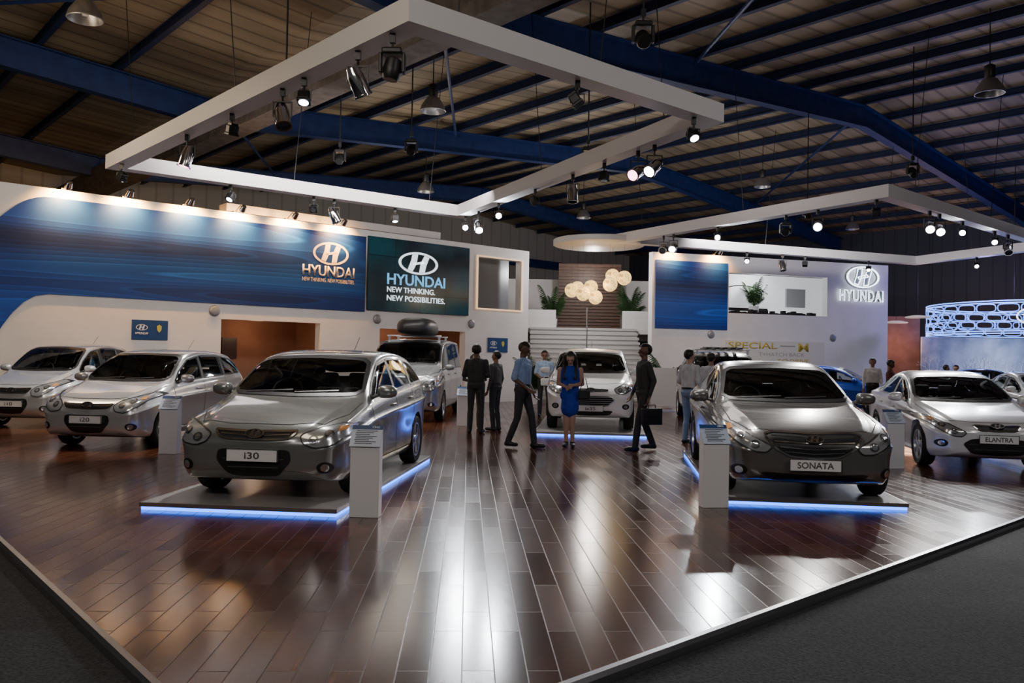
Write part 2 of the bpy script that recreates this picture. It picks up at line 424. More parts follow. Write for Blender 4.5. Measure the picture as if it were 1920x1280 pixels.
M_sw=mat('screen_white',(.8,.85,.9),.4,0,(.8,.9,1),1.4); M_sb=mat('screen_blue',(.2,.5,.8),.4,0,(.12,.42,.75),1.2)
lay('emblem',WL,3.33,4.40,.068,emblem_bm(1.5,.70,.01),M_sw,scr)
lay('lettering',WL,3.28,3.85,.068,text_mesh('HYUNDAI',2.2,.34,.01,.02),M_sb,scr)
lay('tagline_lettering',WL,3.08,3.53,.068,text_mesh('NEW THINKING.',1.8,.17,.01,.01),M_sw,scr)
lay('tagline_lettering',WL,3.28,3.27,.068,text_mesh('NEW POSSIBILITIES.',2.2,.17,.01,.01),M_sw,scr)
o=panel('niche_back',WL,5.6,7.9,3.0,5.0,-.9,.05,mat('niche_grey',(.22,.23,.25),.25)); top(o,'grey reflective panel behind the square wall opening','wall panel')
M_rim=mat('lit_window_rim',(.7,.55,.4),.5,0,(1,.62,.32),.9)
bm=bmesh.new()
for a,b,c,d in((5.72,5.78,3.1,4.90),(7.74,7.80,3.1,4.90),(5.78,7.74,4.86,4.90),(5.78,7.74,3.10,3.15)): bm_box(bm,((a+b)/2,(c+d)/2,.02),(b-a,d-c,.04))
o=mesh_obj('window_frame',bm,M_rim); o.matrix_world=WL; top(o,'warm lit frame around the square wall opening','window frame')
M_poster=mat('poster_blue',(.015,.06,.2),.4); M_wt=mat('white_print',(.75,.78,.82),.5)
for s0,s1,z0,z1 in((-5.16,-4.29,1.8,2.29),(6.26,7.15,1.68,2.17)):
    p=panel('wall_poster',WL,s0,s1,z0,z1,.004,.02,M_poster); top(p,'small blue poster with white logo and yellow crest','poster','small wall posters')
    c=(s0+s1)/2
    lay('emblem',WL,c-.2,(z0+z1)/2+.06,.026,emblem_bm(.28,.15,.006),M_wt,p)
    lay('lettering',WL,c-.2,(z0+z1)/2-.09,.026,text_mesh('HYUNDAI',.3,.055,.004,.02),M_wt,p)
    bm=bmesh.new(); bm_prism(bm,[(0,.1),(.06,.06),(.05,-.04),(.0,-.1),(-.05,-.04),(-.06,.06)],0,.006)
    lay('crest',WL,c+.22,(z0+z1)/2+.04,.026,bm,mat('crest_yellow',(.6,.55,.1),.5),p)
for s,z in((-3.1,2.60),(1.9,2.60),(5.55,2.6)):
    bm=bmesh.new(); bm_lathe(bm,[(.001,.05),(.09,.045),(.13,.03),(.15,.0)],20); 
    o=onwall('round_speaker',WL,s,z,.002,bm,mat('speaker_grey',(.32,.33,.35),.4,.5)); top(o,'round grey speaker disc on the white wall','speaker','wall speakers')
o=box('ceiling_fascia',(1.3,5.56,-1.3),(7.4,.22,.5),M_frame); o.matrix_world=WL; top(o,'white upper fascia beam behind the banner wall','fascia')
for s,zb_ in((-2.2,2.66),(1.2,0.0),(4.8,2.66)):
    o=box('fascia_post',(s,(zb_+5.44)/2,-1.3),(.1,5.44-zb_,.1),M_frame); o.matrix_world=WL; top(o,'white post carrying the upper fascia','post','fascia posts')

M_housing=mat('fixture_black',(.02,.02,.022),.4,.3)
M_warmlens=mat('warm_lens',(1,.8,.6),.3,0,(1,.66,.28),30)
def add_spot(parent, col, power, size_deg, blend=.6, rad=.05, loc=(0,0,0), name='spot_bulb'):
    l=bpy.data.lights.new(name,'SPOT'); l.color=col; l.energy=power; l.spot_size=math.radians(size_deg); l.spot_blend=blend; l.shadow_soft_size=rad
    o=bpy.data.objects.new(name,l); o.location=loc; o.parent=parent; link(o); return o
def gooseneck(M,s,z,power,grp):
    r=empty('wall_wash_lamp'); r.matrix_basis=M@Matrix.Translation((s,z,0))
    top(r,'small gooseneck lamp casting warm light down the wall','wall lamp',grp)
    bm=bmesh.new(); bm_box(bm,(0,.03,-.1),(.1,.04,.12)); bm_rod(bm,(0,.04,-.05),(0,.16,.25),.012); bm_rod(bm,(0,.16,.25),(0,.10,.42),.012)
    mesh_obj('arm',bm,M_housing,r,smooth=True)
    h=lathe('lamp_head',[(.03,.12),(.06,.10),(.075,.0),(.08,-.06),(.07,-.06),(.065,0)],M_chrome,r,(0,.05,.42))
    aim=V((0,-.75,-1)).normalized(); h.rotation_mode='QUATERNION'; h.rotation_quaternion=aim.to_track_quat('-Z','Y')
    lathe('bulb',[(.001,-.045),(.06,-.045)],M_warmlens,h)
    add_spot(h,(1,.46,.10),power,135,.9,.04,(0,0,-.07))
for s in (-6.74,-5.39,-3.93,-2.57,-1.07,.46): gooseneck(WL,s,5.25,900,'banner wall lamps')

# ------------------------------------------------------------------ right wall
WR=frame_mat((5.0,30.0),(9.8,3.0))
wall_with_holes('wall_right_stage',WR,0,10.25,0,5.4,[(3.12,7.42,3.3,4.8)],.3,M_white)
o=box('wall_end_return',(10.1,2.7,-1.8),(.3,5.4,3.0),M_white); o.matrix_world=WR; struct(o)
pb=panel('wall_banner',WR,.12,3.05,2.66,5.12,.005,.03,M_banner); top(pb,'square blue wave-pattern banner on the white wall','banner')
M_back=mat('niche_white_glow',(.8,.8,.8),.5,0,(.9,.95,1),.45)  # glow put into the backdrop so the opening reads brighter
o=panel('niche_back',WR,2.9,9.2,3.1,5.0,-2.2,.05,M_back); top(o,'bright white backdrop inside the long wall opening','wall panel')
bm=bmesh.new(); bb=bez((-1.0,-.1),(-.5,.5),(.5,.75),(1.6,.2),16)
for p,q in zip(bb,bb[1:]): bm_rod(bm,(*p,0),(*q,0),.02)
bm_box(bm,(-.2,-.45,0),(3.6,.12,.02))
o=onwall('wall_graphic',WR,4.6,4.05,-2.12,bm,M_dark); top(o,'dark sweeping car outline graphic on the white backdrop','wall graphic')
M_grey=mat('display_grey',(.35,.36,.38),.4)
o=panel('display_box',WR,7.0,7.9,3.75,4.5,-2.1,.1,M_grey); top(o,'grey display panel on the white backdrop','display panel')
o=panel('sill_shelf',WR,3.0,7.5,3.2,3.3,-2.1,1.75,M_white); top(o,'white shelf behind the wall opening','shelf')
bm=bmesh.new()
for i in range(26):
    x=-1.95+i*.155+random.uniform(-.03,.03); h_=.06+random.random()*.14; bm_box(bm,(x,h_/2,0),(.12,h_,.2))
o=onwall('planter_row',WR,5.25,3.302,-.5,bm,M_dark); top(o,'row of dark objects along the sill of the wall opening','decor')
M_neon=mat('neon_white',(.9,.95,1),.4,0,(.80,.92,1),5)
M_neonb=mat('neon_backing',(.12,.13,.16),.4)
neon=empty('neon_logo_sign'); neon.matrix_basis=WR@Matrix.Translation((9.0,4.5,.02)); top(neon,'glowing white neon oval emblem and lettering on the wall','sign')
lay('emblem_backing',WR,9.0,4.88,.01,emblem_bm(1.54,.88,.03),M_neonb,neon)
lay('lettering_backing',WR,8.95,4.15,.01,text_mesh('HYUNDAI',1.98,.40,.03,.03),M_neonb,neon)
lay('emblem',WR,9.0,4.88,.06,emblem_bm(1.5,.84,.04,1),M_neon,neon)
lay('lettering',WR,8.95,4.15,.07,text_mesh('HYUNDAI',2.05,.44,.04,0,.016),M_neon,neon)
M_yel=mat('yellow_print',(.58,.46,.06),.5); M_ygrey=mat('grey_print',(.40,.40,.36),.5)
wb=panel('word_board',WR,3.0,7.3,1.1,2.3,.004,.03,mat('board_cream',(.74,.72,.66),.5)); top(wb,'cream board with yellow and grey bold words','sign board')
lay('lettering',WR,4.15,2.12,.036,text_mesh('SPECIAL',2.1,.24,.005,.01),M_yel,wb)
lay('lettering',WR,6.35,2.08,.036,text_mesh('M',.45,.32,.005,.01),M_yel,wb)
lay('lettering_dash',WR,5.65,2.12,.036,text_mesh('-',.65,.05,.005,.0),M_ygrey,wb)
lay('lettering',WR,5.4,1.80,.036,text_mesh('T+HATCH BACK',2.0,.14,.005,.0),M_ygrey,wb)
lay('lettering',WR,5.9,1.55,.036,text_mesh('TO DRIVE',1.4,.16,.005,.0),M_yel,wb)
for s in (.65,2.5): gooseneck(WR,s,5.4,300,'right wall lamps')
for s in (2.4,7.7):
    bm=bmesh.new(); bm_lathe(bm,[(.001,.05),(.09,.045),(.13,.03),(.15,.0)],20)
    o=onwall('round_speaker',WR,s,2.48,.002,bm,mat('speaker_grey')); top(o,'round grey speaker disc on the white wall','speaker','wall speakers')

# ------------------------------------------------------------------ central stairs and upper level
M_step=mat('white_step',(.86,.85,.85),.5); M_riser=mat('shaded_riser',(.50,.49,.49),.6)  # riser grey stands in for shadow under the step nosings
bm=bmesh.new(); nst=15
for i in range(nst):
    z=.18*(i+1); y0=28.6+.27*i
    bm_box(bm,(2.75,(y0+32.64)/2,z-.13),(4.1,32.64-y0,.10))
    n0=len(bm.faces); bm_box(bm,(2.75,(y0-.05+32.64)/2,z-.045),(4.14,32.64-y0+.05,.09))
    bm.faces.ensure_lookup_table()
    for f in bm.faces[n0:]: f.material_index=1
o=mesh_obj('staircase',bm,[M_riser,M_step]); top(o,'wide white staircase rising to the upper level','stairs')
o=box('wall_upper_back',(2.9,36.2,3.6),(7.5,.15,2.6),M_white); struct(o)
o=box('upper_platform',(2.9,34.4,2.6),(7.5,3.44,.2),M_step); top(o,'white upper level floor slab','platform')
o=box('parapet',(1.15,32.76,3.05),(1.1,.10,.7),M_step); top(o,'low white parapet at the head of the stairs','parapet','parapets')
o=box('parapet',(4.85,32.76,3.05),(1.1,.10,.7),M_step); top(o,'low white parapet at the head of the stairs','parapet','parapets')
bm=bmesh.new()
for i in range(20): bm_box(bm,(3.2,34.9,2.82+.135*i),(2.6,.06,.10))
bm_box(bm,(3.2,34.96,4.1),(2.6,.03,2.75))
M_slat=noise_mat('dark_slat_wood',(.05,.024,.015),(.11,.052,.03),6,.5,0,0,(1,8,8))
o=mesh_obj('slatted_screen',bm,M_slat); top(o,'dark brown horizontal wood slat screen','screen wall')
def globe_mat():
    m=mat('patterned_globe',(.9,.85,.7),.5); nt,ns,ln,b=nodes(m)
    v=texmap(nt); vo=ns.new('ShaderNodeTexVoronoi'); vo.inputs['Scale'].default_value=7; vo.distance='EUCLIDEAN'; ln.new(v,vo.inputs['Vector'])
    c=ramp(nt,vo.outputs['Distance'],[(.25,(1,.70,.26)),(.35,(.26,.12,.02)),(.45,(1,.66,.22))])
    ln.new(c,b.inputs['Base Color']); ln.new(c,b.inputs['Emission Color']); b.inputs['Emission Strength'].default_value=1.9
    return m
M_globe=globe_mat(); gm=None
for i,(x,z,dy) in enumerate(((2.02,3.85,0),(2.36,3.70,-.55),(2.72,4.02,.5),(2.82,3.62,-.1),(3.25,4.02,-.6),(3.42,4.38,.1),(2.30,4.02,1.0),(3.74,4.26,-.45))):
    x*=.9; z=1.55+(z-1.55)*.9
    r=empty('pendant_globe_lamp',(x,25.8+dy,z)); top(r,'glowing cream globe lamp with circle pattern on a thin wire','pendant lamp','globe lamps')
    if gm is None:
        bm=bmesh.new(); bmesh.ops.create_uvsphere(bm,u_segments=28,v_segments=18,radius=.22)
        g=mesh_obj('globe_shade',bm,M_globe,r,smooth=True); gm=g.data
    else:
        g=bpy.data.objects.new('globe_shade',gm); g.parent=r; link(g)
    rod('suspension_wire',(0,0,.22),(0,0,4.995-z),.003,M_black,r,5)
def plight(name,loc,e,c,r=.3,kind='POINT'):
    l=bpy.data.lights.new(name,kind); l.energy=e; l.color=c; l.shadow_soft_size=r; o=bpy.data.objects.new(name,l); o.location=loc; link(o); return o
plight('globe_glow',(2.5,24.9,3.7),35,(1,.7,.4))
bm=bmesh.new(); bm_rod(bm,(0,0,0.02),(0,0,3.1),.022); bm_lathe(bm,[(.22,0),(.22,.02),(.03,.04)],20)
o=mesh_obj('metal_pole',bm,M_alu,None,(2.32,26.0,0),smooth=True); top(o,'slim metal pole on a round base before the stairs','pole')

M_leaf=noise_mat('palm_leaf',(.012,.04,.010),(.035,.09,.022),10,.5); M_pot=mat('white_pot',(.78,.78,.79),.4)
def palm(loc,h=1.5,seed=0):
    rnd=random.Random(seed)
    r=empty('potted_palm',loc); top(r,'bushy green palm in a white pot','plant','potted palms')
    lathe('pot',[(.001,0),(.16,0),(.20,.35),(.21,.38),(.18,.38),(.17,.33),(.001,.33)],M_pot,r)
    bm=bmesh.new()
    for k in range(22):
        a=2*math.pi*k/22+rnd.uniform(-.2,.2); L=h*rnd.uniform(.5,.85); lift=rnd.uniform(.7,1.9)
        d=V((math.cos(a),math.sin(a),0)); side=V((-d.y,d.x,0)); n=10
        pts=[]
        for i in range(n+1):
            t=i/n; pts.append(V((0,0,.33))+d*(L*.60*t)+V((0,0,L*lift*(1.35*t-.65*t*t))))
        for i in range(n):
            bm_rod(bm,pts[i],pts[i+1],.008,4)
            if i>1:
                for sg in(-1,1):
                    w=.26*h/1.5*math.sin(math.pi*(i/n)*.9+.2)
                    for bp in(pts[i],(pts[i]+pts[i+1])/2):
                        q=(pts[i+1]-pts[i])*.34
                        tip=bp+side*sg*w+d*w*.6-V((0,0,w*.45))
                        bm.faces.new((bm.verts.new(bp-q*.4),bm.verts.new(bp+q),bm.verts.new(tip)))
    mesh_obj('leaves',bm,M_leaf,r)
palm((1.6,33.55,2.7),1.35,1); palm((4.7,33.55,2.7),1.35,2)
palm(tuple((WR@V((5.0,3.3,-1.25)))),1.1,3)
palm((.70,27.6,0),1.35,5); palm((5.0,26.9,0),1.4,6)

# ------------------------------------------------------------------ suspended light frames
def quad_frame(name,pts,zb,h,w,label):
    bm=bmesh.new(); n=len(pts); c=sum((V(p) for p in pts),V((0,0)))/n
    P=[V(p) for p in pts]; inner=[]
    for i in range(n):
        a=P[i-1];b=P[i];d=P[(i+1)%n]
        e1=(b-a).normalized(); e2=(d-b).normalized()
        n1=V((-e1.y,e1.x)); n2=V((-e2.y,e2.x))
        if n1.dot(c-b)<0: n1=-n1
        if n2.dot(c-b)<0: n2=-n2
        bis=(n1+n2).normalized(); inner.append(b+bis*(w/max(.3,bis.dot(n1))))
    rings=[[bm.verts.new((p.x,p.y,z)) for p in L] for L,z in((P,zb),(P,zb+h),(inner,zb+h),(inner,zb))]
    for k in range(4):
        a=rings[k];b=rings[(k+1)%4]
        for i in range(n): bm.faces.new((a[i],a[(i+1)%n],b[(i+1)%n],b[i]))
    bmesh.ops.recalc_face_normals(bm,faces=bm.faces)
    o=mesh_obj(name,bm,M_frame); top(o,label,'lighting frame')
    for i in range(n):
        for t in(.12,.55):
            p=P[i].lerp(P[(i+1)%n],t)+(c-P[i].lerp(P[(i+1)%n],t)).normalized()*w*.5
            rod('suspension_cable',(p.x,p.y,zb+h-.01),(p.x+.3*(-1)**i,p.y,9.0),.008,M_black,o,5)
    return o
F1=[(-1.13,8.6),(3.02,12.1),(-1.3,21.1),(-7.85,15.98)]
F2=[(7.75,17.3),(16,24.5),(14.1,29.3),(3.0,25.1)]
quad_frame('lighting_frame',F1,5.0,.27,.30,'large white four-sided lighting frame hung from the roof')
fr2=quad_frame('lighting_frame',F2,5.0,.27,.30,'white four-sided lighting frame with one rounded disc corner')
lathe('rounded_corner_disc',[(.001,5.001),(1.36,5.001),(1.40,5.02),(1.40,5.17),(1.36,5.19),(.001,5.19)],mat('cream_canopy',(.76,.72,.68),.5),fr2,(2.62,25.8,0),segs=56)
M_lens_w=mat('lens_white',(1,1,1),.3,0,(.88,.94,1),450); M_lens_soft=mat('lens_soft',(1,1,1),.3,0,(.8,.85,1),14)
M_lens_p=mat('lens_pink',(1,.6,.7),.3,0,(1,.45,.6),9); M_lens_d=mat('lens_dark',(.1,.1,.12),.08,.3)
def fixture_proto(kind,lensm):
    r=empty('stage_spotlight')
    bm=bmesh.new(); bm_box(bm,(0,0,.0),(.06,.06,.1)); bm_rod(bm,(0,0,-.05),(0,0,-.13),.014)
    mesh_obj('clamp',bm,M_housing,r)
    if kind=='par':
        R=.10; bm=bmesh.new()
        for sx in(-1,1): bm_box(bm,(sx*(R+.02),0,-.22),(.012,.035,.20))
        bm_box(bm,(0,0,-.125),(2*R+.05,.035,.012)); mesh_obj('yoke',bm,M_housing,r)
        h=lathe('housing',[(.045,.17),(.07,.16),(.085,.10),(R,.06),(R,-.15),(R+.012,-.155),(R+.012,-.175),(R-.008,-.175),(R-.008,.03),(.06,.10)],M_chrome,r,(0,0,-.30),segs=20)
        lathe('lens',[(.001,-.12),(R-.012,-.12)],lensm,h,segs=20)
    elif kind=='led':
        bm=bmesh.new()
        for sx in(-1,1): bm_box(bm,(sx*.085,0,-.17),(.01,.03,.12))
        bm_box(bm,(0,0,-.115),(.18,.03,.01)); mesh_obj('yoke',bm,M_housing,r)
        bm=bmesh.new(); bm_box(bm,(0,0,.04),(.15,.13,.12),None,.015); bm_box(bm,(0,0,-.03),(.16,.15,.03),None,.005)
        for i in range(5): bm_box(bm,(-.05+.025*i,0,.115),(.006,.11,.03))
        h=mesh_obj('housing',bm,M_housing,r,(0,0,-.22)); lathe('lens',[(.001,-.049),(.062,-.049)],lensm,h,segs=16)
    else:
        bm=bmesh.new(); bm_box(bm,(0,0,-.15),(.22,.18,.07),None,.02)
        for sx in(-1,1): bm_box(bm,(sx*.125,0,-.27),(.035,.10,.22),None,.012)
        mesh_obj('yoke',bm,M_housing,r)
        bm=bmesh.new(); bm_lathe(bm,[(.05,.12),(.085,.10),(.10,.0),(.095,-.09),(.08,-.12),(.065,-.12)],18)
        h=mesh_obj('housing',bm,M_housing,r,(0,0,-.33),smooth=True); lathe('lens',[(.001,-.115),(.07,-.115)],lensm,h,segs=18)
    return r
def lerp2(F,i,t):
    a=V(F[i]);b=V(F[(i+1)%4]); c=sum((V(p) for p in F),V((0,0)))/4; p=a.lerp(b,t); return p+(c-p).normalized()*.15
protos={}
def fixture(kind,lens,p,aim,power=0,col=(1,1,1),ang=50,zt=4.95):
    key=(kind,lens.name)
    if key not in protos: protos[key]=fixture_proto(kind,lens)
    r=clone(protos[key])
    desc={'par':'polished chrome can spotlight hanging from the white frame','led':'small black square spotlight clamped under the white frame','head':'black moving-head stage light hanging from the frame'}[kind]
    if lens in(M_lens_w,M_lens_soft,M_lens_p): desc+=', lit'
    top(r,desc,'stage light','stage spotlights')
    r.location=(p[0],p[1],zt)
    h=[c for c in r.children if c.name.startswith('housing')][0]
    hw=V((p[0],p[1],zt))+h.location
    d=(V(aim)-hw); h.rotation_mode='QUATERNION'; h.rotation_quaternion=d.to_track_quat('-Z','Y')
    if power: add_spot(h,col,power,ang,.5,.07,(0,0,-.20 if kind!='led' else -.06))
    return r
W=M_lens_w; S=M_lens_soft; D=M_lens_d; PK=M_lens_p
cool=(.90,.95,1); neu=(1,.96,.92)
FX=[(F1,3,1-.102,'par',D,(0,11,.5),0,cool,40),(F1,3,1-.234,'led',S,(-2.6,9,.8),650,neu,45),(F1,3,1-.295,'par',D,(-2.2,9.5,1),0,cool,40),
(F1,3,1-.461,'led',D,(-5,13,.5),0,cool,60),(F1,3,1-.634,'par',PK,(-6.2,13.0,.8),700,(1,.9,.86),40),(F1,3,1-.943,'led',S,(-9.2,16.5,.8),800,neu,45),
(F1,3,.97,'head',D,(-2,9,.8),0,cool,40),(F1,0,.475,'led',D,(3.3,9.6,.7),350,neu,45),(F1,0,.914,'led',S,(3.6,9.0,.6),700,neu,45),
(F1,1,.146,'par',S,(-1.5,9.8,.6),400,(1,.93,.93),36),(F1,1,.193,'par',PK,(-2.6,8.6,.8),500,(1,.9,.90),36),(F1,1,.299,'led',D,(1,14,0),0,cool,40),
(F1,1,.414,'par',D,(1,15,0),0,cool,40),(F1,1,.579,'led',D,(1.5,16,1),500,neu,45),(F1,1,.77,'led',W,(-.3,5.5,0),350,cool,26),(F1,1,.89,'par',S,(0,15.5,0),300,neu,40),
(F1,1,.975,'led',W,(-.35,5.4,0),1000,cool,26),
(F1,2,1-.279,'led',S,(-7,15,.8),450,neu,50),(F1,2,1-.509,'led',D,(-5,13,0),0,cool,60),(F1,2,1-.57,'par',D,(-2.5,19,1),500,neu,45),(F1,2,1-.764,'led',S,(-2.4,19,1),400,neu,45),
(F2,3,1-.03,'led',D,(5,12,.5),0,cool,60),(F2,3,1-.197,'par',S,(3.6,10.5,1),900,neu,32),(F2,3,1-.30,'head',D,(3,11,.5),0,cool,60),(F2,3,1-.549,'led',W,(1.35,5.6,0),1000,cool,26),
(F2,3,1-.735,'par',S,(1.7,17,.8),800,neu,36),(F2,3,1-.78,'par',D,(1.7,17,.8),0,cool,45),
(F2,0,.194,'par',S,(7.2,13.0,.8),1000,neu,38),(F2,0,.245,'par',S,(8,13,.8),0,cool,40),(F2,0,.374,'led',W,(5.0,8.0,0),800,cool,36),(F2,0,.577,'led',W,(8.6,13,0),400,cool,50),(F2,0,.665,'par',D,(12,19,1),300,cool,40),
(F2,2,1-.39,'led',W,(5.5,19,.8),400,neu,60),(F2,2,1-.51,'par',D,(9,26,.8),0,cool,50),(F2,2,1-.589,'led',D,(9,26,1),0,cool,50),(F2,2,1-.823,'led',S,(10.6,25,1),900,cool,50),
(F2,1,1-.487,'led',S,(13,20.5,1),400,cool,50)]
for F,e,t,k,ln_,aim,pw,c,ag in FX:
    fixture(k,ln_,lerp2(F,e,t),aim,pw,c,ag)
for p,z in(((-3.6,13.0),6.0),((1.6,10.6),5.95),((-4.0,19.0),6.3),((1.5,17.2),6.0),((8.6,24.5),6.2),((9.2,19.3),6.3),((-2.2,17.6),6.2)):
    r=fixture('head',D,p,(p[0],p[1]-1.2,z-1.4),0,cool,40,z); r['label']='black moving-head light hanging on a drop rod from the roof'
    rod('drop_rod',(0,0,.04),(0,0,8.9-z),.015,M_black,r,6)
for r in protos.values():
    for c in list(r.children_recursive): bpy.data.objects.remove(c)
    bpy.data.objects.remove(r)

# ------------------------------------------------------------------ cars
def chaikin(p,n=2,k=.25):
    for _ in range(n):
        q=[]
        for i in range(len(p)):
            a=p[i];b=p[(i+1)%len(p)]
            q.append((a[0]*(1-k)+b[0]*k,a[1]*(1-k)+b[1]*k)); q.append((a[0]*k+b[0]*(1-k),a[1]*k+b[1]*(1-k)))
        p=q
    return p
def inside(p,poly):
    x,y=p; c=False; n=len(poly); j=n-1
    for i in range(n):
        xi,yi=poly[i];xj,yj=poly[j]
        if (yi>y)!=(yj>y) and x<(xj-xi)*(y-yi)/(yj-yi)+xi: c=not c
        j=i
    return c
def scaled(poly,f,fy=None):
    cx=sum(p[0] for p in poly)/len(poly); cy=sum(p[1] for p in poly)/len(poly); fy=fy or f
    return [(cx+(x-cx)*f,cy+(y-cy)*fy) for x,y in poly]
class Proj:
    def __init__(s,me,L):
        s.bvh=BVHTree.FromPolygons([v.co.copy() for v in me.vertices],[list(p.vertices) for p in me.polygons]); s.L=L
    def hit(s,a,b,mode,sg=1):
        if mode=='front': o=V((a,-s.L/2-1,b)); d=V((0,1,0))
        elif mode=='rear': o=V((a,s.L/2+1,b)); d=V((0,-1,0))
        elif mode=='side': o=V((sg*2.5,a-s.L/2,b)); d=V((-sg,0,0))
        else: o=V((a,b-s.L/2,4)); d=V((0,0,-1))
        h=s.bvh.ray_cast(o,d)
        if h[0] is None:
            t=o+d*(1.2 if mode!='side' else 1.7); h=s.bvh.find_nearest(t)
        n=h[1]
        if n.dot(d)>0: n=-n
        return h[0],n
def bm_patch(bm,pr,poly,mode,off,sg=1,step=.035):
    bd=[]
    for i in range(len(poly)):
        a=V(poly[i]);b=V(poly[(i+1)%len(poly)]); k=max(1,int((b-a).length/step))
        for j in range(k): bd.append(a.lerp(b,j/k))
    xs=[p.x for p in bd];ys=[p.y for p in bd]; pl=[tuple(p) for p in bd]
    pts=list(bd); x=min(xs)+step*.5
    small=scaled(pl,.96)
    while x<max(xs):
        y=min(ys)+step*.5
        while y<max(ys):
            if inside((x,y),small): pts.append(V((x,y)))
            y+=step
        x+=step
    r=delaunay_2d_cdt(pts,[],[list(range(len(bd)))],1,1e-5)
    vs=[]
    for p in r[0]:
        h,n=pr.hit(p.x,p.y,mode,sg); vs.append(bm.verts.new(h+n*off))
    for f in r[2]:
        try: bm.faces.new([vs[i] for i in f])
        except Exception: pass
def patch(name,pr,polys,mode,off,m,parent,sgs=(1,),step=.035,smooth=True):
    bm=bmesh.new()
    for poly in polys:
        for sg in sgs: bm_patch(bm,pr,poly,mode,off,sg,step)
    bmesh.ops.recalc_face_normals(bm,faces=bm.faces)
    return mesh_obj(name,bm,m,parent,smooth=smooth)
def bm_ribbon(bm,pr,line,mode,off,w,sg=1,step=.05,close=False):
    pts=[]
    if close: line=list(line)+[line[0]]
    for i in range(len(line)-1):
        a=V(line[i]);b=V(line[i+1]); k=max(1,int((b-a).length/step))
        for j in range(k): pts.append(a.lerp(b,j/k))
    pts.append(V(line[-1])); prev=None
    for i,p in enumerate(pts):
        d=(pts[min(i+1,len(pts)-1)]-pts[max(i-1,0)]); d=d.normalized() if d.length>1e-6 else V((1,0)); n=V((-d.y,d.x))*w/2
        q=[]
        for s in(1,-1):
            h,nn=pr.hit(p.x+n.x*s,p.y+n.y*s,mode,sg); q.append(bm.verts.new(h+nn*off))
        if prev: bm.faces.new((prev[0],q[0],q[1],prev[1]))
        prev=q
STN={
'hatch':(4.25,1.775,1.48,[(0,.58,.34,.55,.59,.38),(.05,.74,.25,.65,.69,.50),(.17,.83,.20,.715,.765,.60),(.38,.875,.18,.78,.835,.66),(.70,.89,.18,.85,.91,.71),(.97,.895,.18,.90,.965,.75),(1.10,.895,.18,.925,.995,.765),(1.50,.895,.18,.96,1.27,.725),(1.88,.895,.18,.985,1.46,.685),(2.4,.895,.18,1.01,1.525,.675),(3.1,.892,.18,1.04,1.522,.665),(3.72,.88,.18,1.07,1.465,.645),(4.04,.865,.22,1.08,1.33,.67),(4.20,.825,.28,1.02,1.09,.65),(4.25,.74,.34,.85,.88,.5)]),
'sedan':(4.82,1.835,1.47,[(0,.54,.32,.57,.60,.36),(.05,.72,.24,.645,.675,.48),(.20,.83,.19,.705,.75,.60),(.45,.89,.17,.775,.83,.66),(.9,.915,.17,.845,.91,.71),(1.28,.92,.17,.885,.955,.75),(1.44,.92,.17,.905,.985,.77),(1.94,.92,.17,.94,1.255,.715),(2.37,.92,.17,.97,1.43,.67),(2.85,.92,.17,1.0,1.495,.655),(3.4,.915,.17,1.02,1.465,.635),(3.92,.905,.18,1.05,1.31,.61),(4.35,.89,.2,1.06,1.13,.66),(4.65,.85,.24,1.03,1.10,.65),(4.77,.77,.30,.96,1.0,.57),(4.82,.63,.36,.85,.88,.45)]),
'suv':(4.41,1.82,1.66,[(0,.58,.40,.72,.76,.4),(.05,.74,.32,.81,.86,.52),(.18,.84,.27,.90,.95,.62),(.40,.89,.25,.96,1.02,.69),(.75,.91,.25,1.01,1.07,.73),(1.05,.915,.25,1.04,1.11,.77),(1.2,.915,.25,1.055,1.135,.785),(1.6,.915,.25,1.09,1.41,.75),(1.95,.915,.25,1.11,1.60,.715),(2.5,.915,.25,1.13,1.69,.70),(3.3,.91,.25,1.17,1.68,.68),(3.85,.895,.27,1.22,1.62,.65),(4.2,.865,.32,1.18,1.38,.66),(4.35,.81,.38,1.08,1.15,.62),(4.41,.70,.45,.95,.98,.5)]),
'van':(5.125,1.92,1.925,[(0,.62,.38,.78,.82,.44),(.05,.80,.30,.90,.96,.58),(.18,.90,.25,1.01,1.08,.68),(.42,.945,.23,1.09,1.17,.76),(.75,.96,.23,1.14,1.24,.81),(.95,.965,.23,1.16,1.30,.84),(1.35,.965,.23,1.18,1.65,.82),(1.7,.965,.23,1.20,1.87,.80),(2.2,.965,.23,1.20,1.95,.80),(3.5,.965,.23,1.20,1.97,.80),(4.7,.96,.24,1.20,1.94,.79),(4.98,.935,.28,1.18,1.78,.77),(5.08,.88,.34,1.1,1.4,.72),(5.125,.8,.42,1.0,1.1,.6)])}
COWL={'hatch':6,'sedan':6,'suv':6,'van':5}
def evald(o):
    bpy.context.view_layer.update()
    return bpy.data.meshes.new_from_object(o.evaluated_get(bpy.context.evaluated_depsgraph_get()))
def grille_mat():
    m=mat('barred_grille',(.02,.02,.02),.3,.6); nt,ns,ln,b=nodes(m)
    v=texmap(nt); w=ns.new('ShaderNodeTexWave'); w.bands_direction='Z'; w.inputs['Scale'].default_value=8; ln.new(v,w.inputs[0])
    ln.new(ramp(nt,w.outputs['Fac'],[(.70,(.01,.01,.01)),(.85,(.35,.35,.36))]),b.inputs['Base Color']); return m
M_grille=grille_mat()
RIMC={}
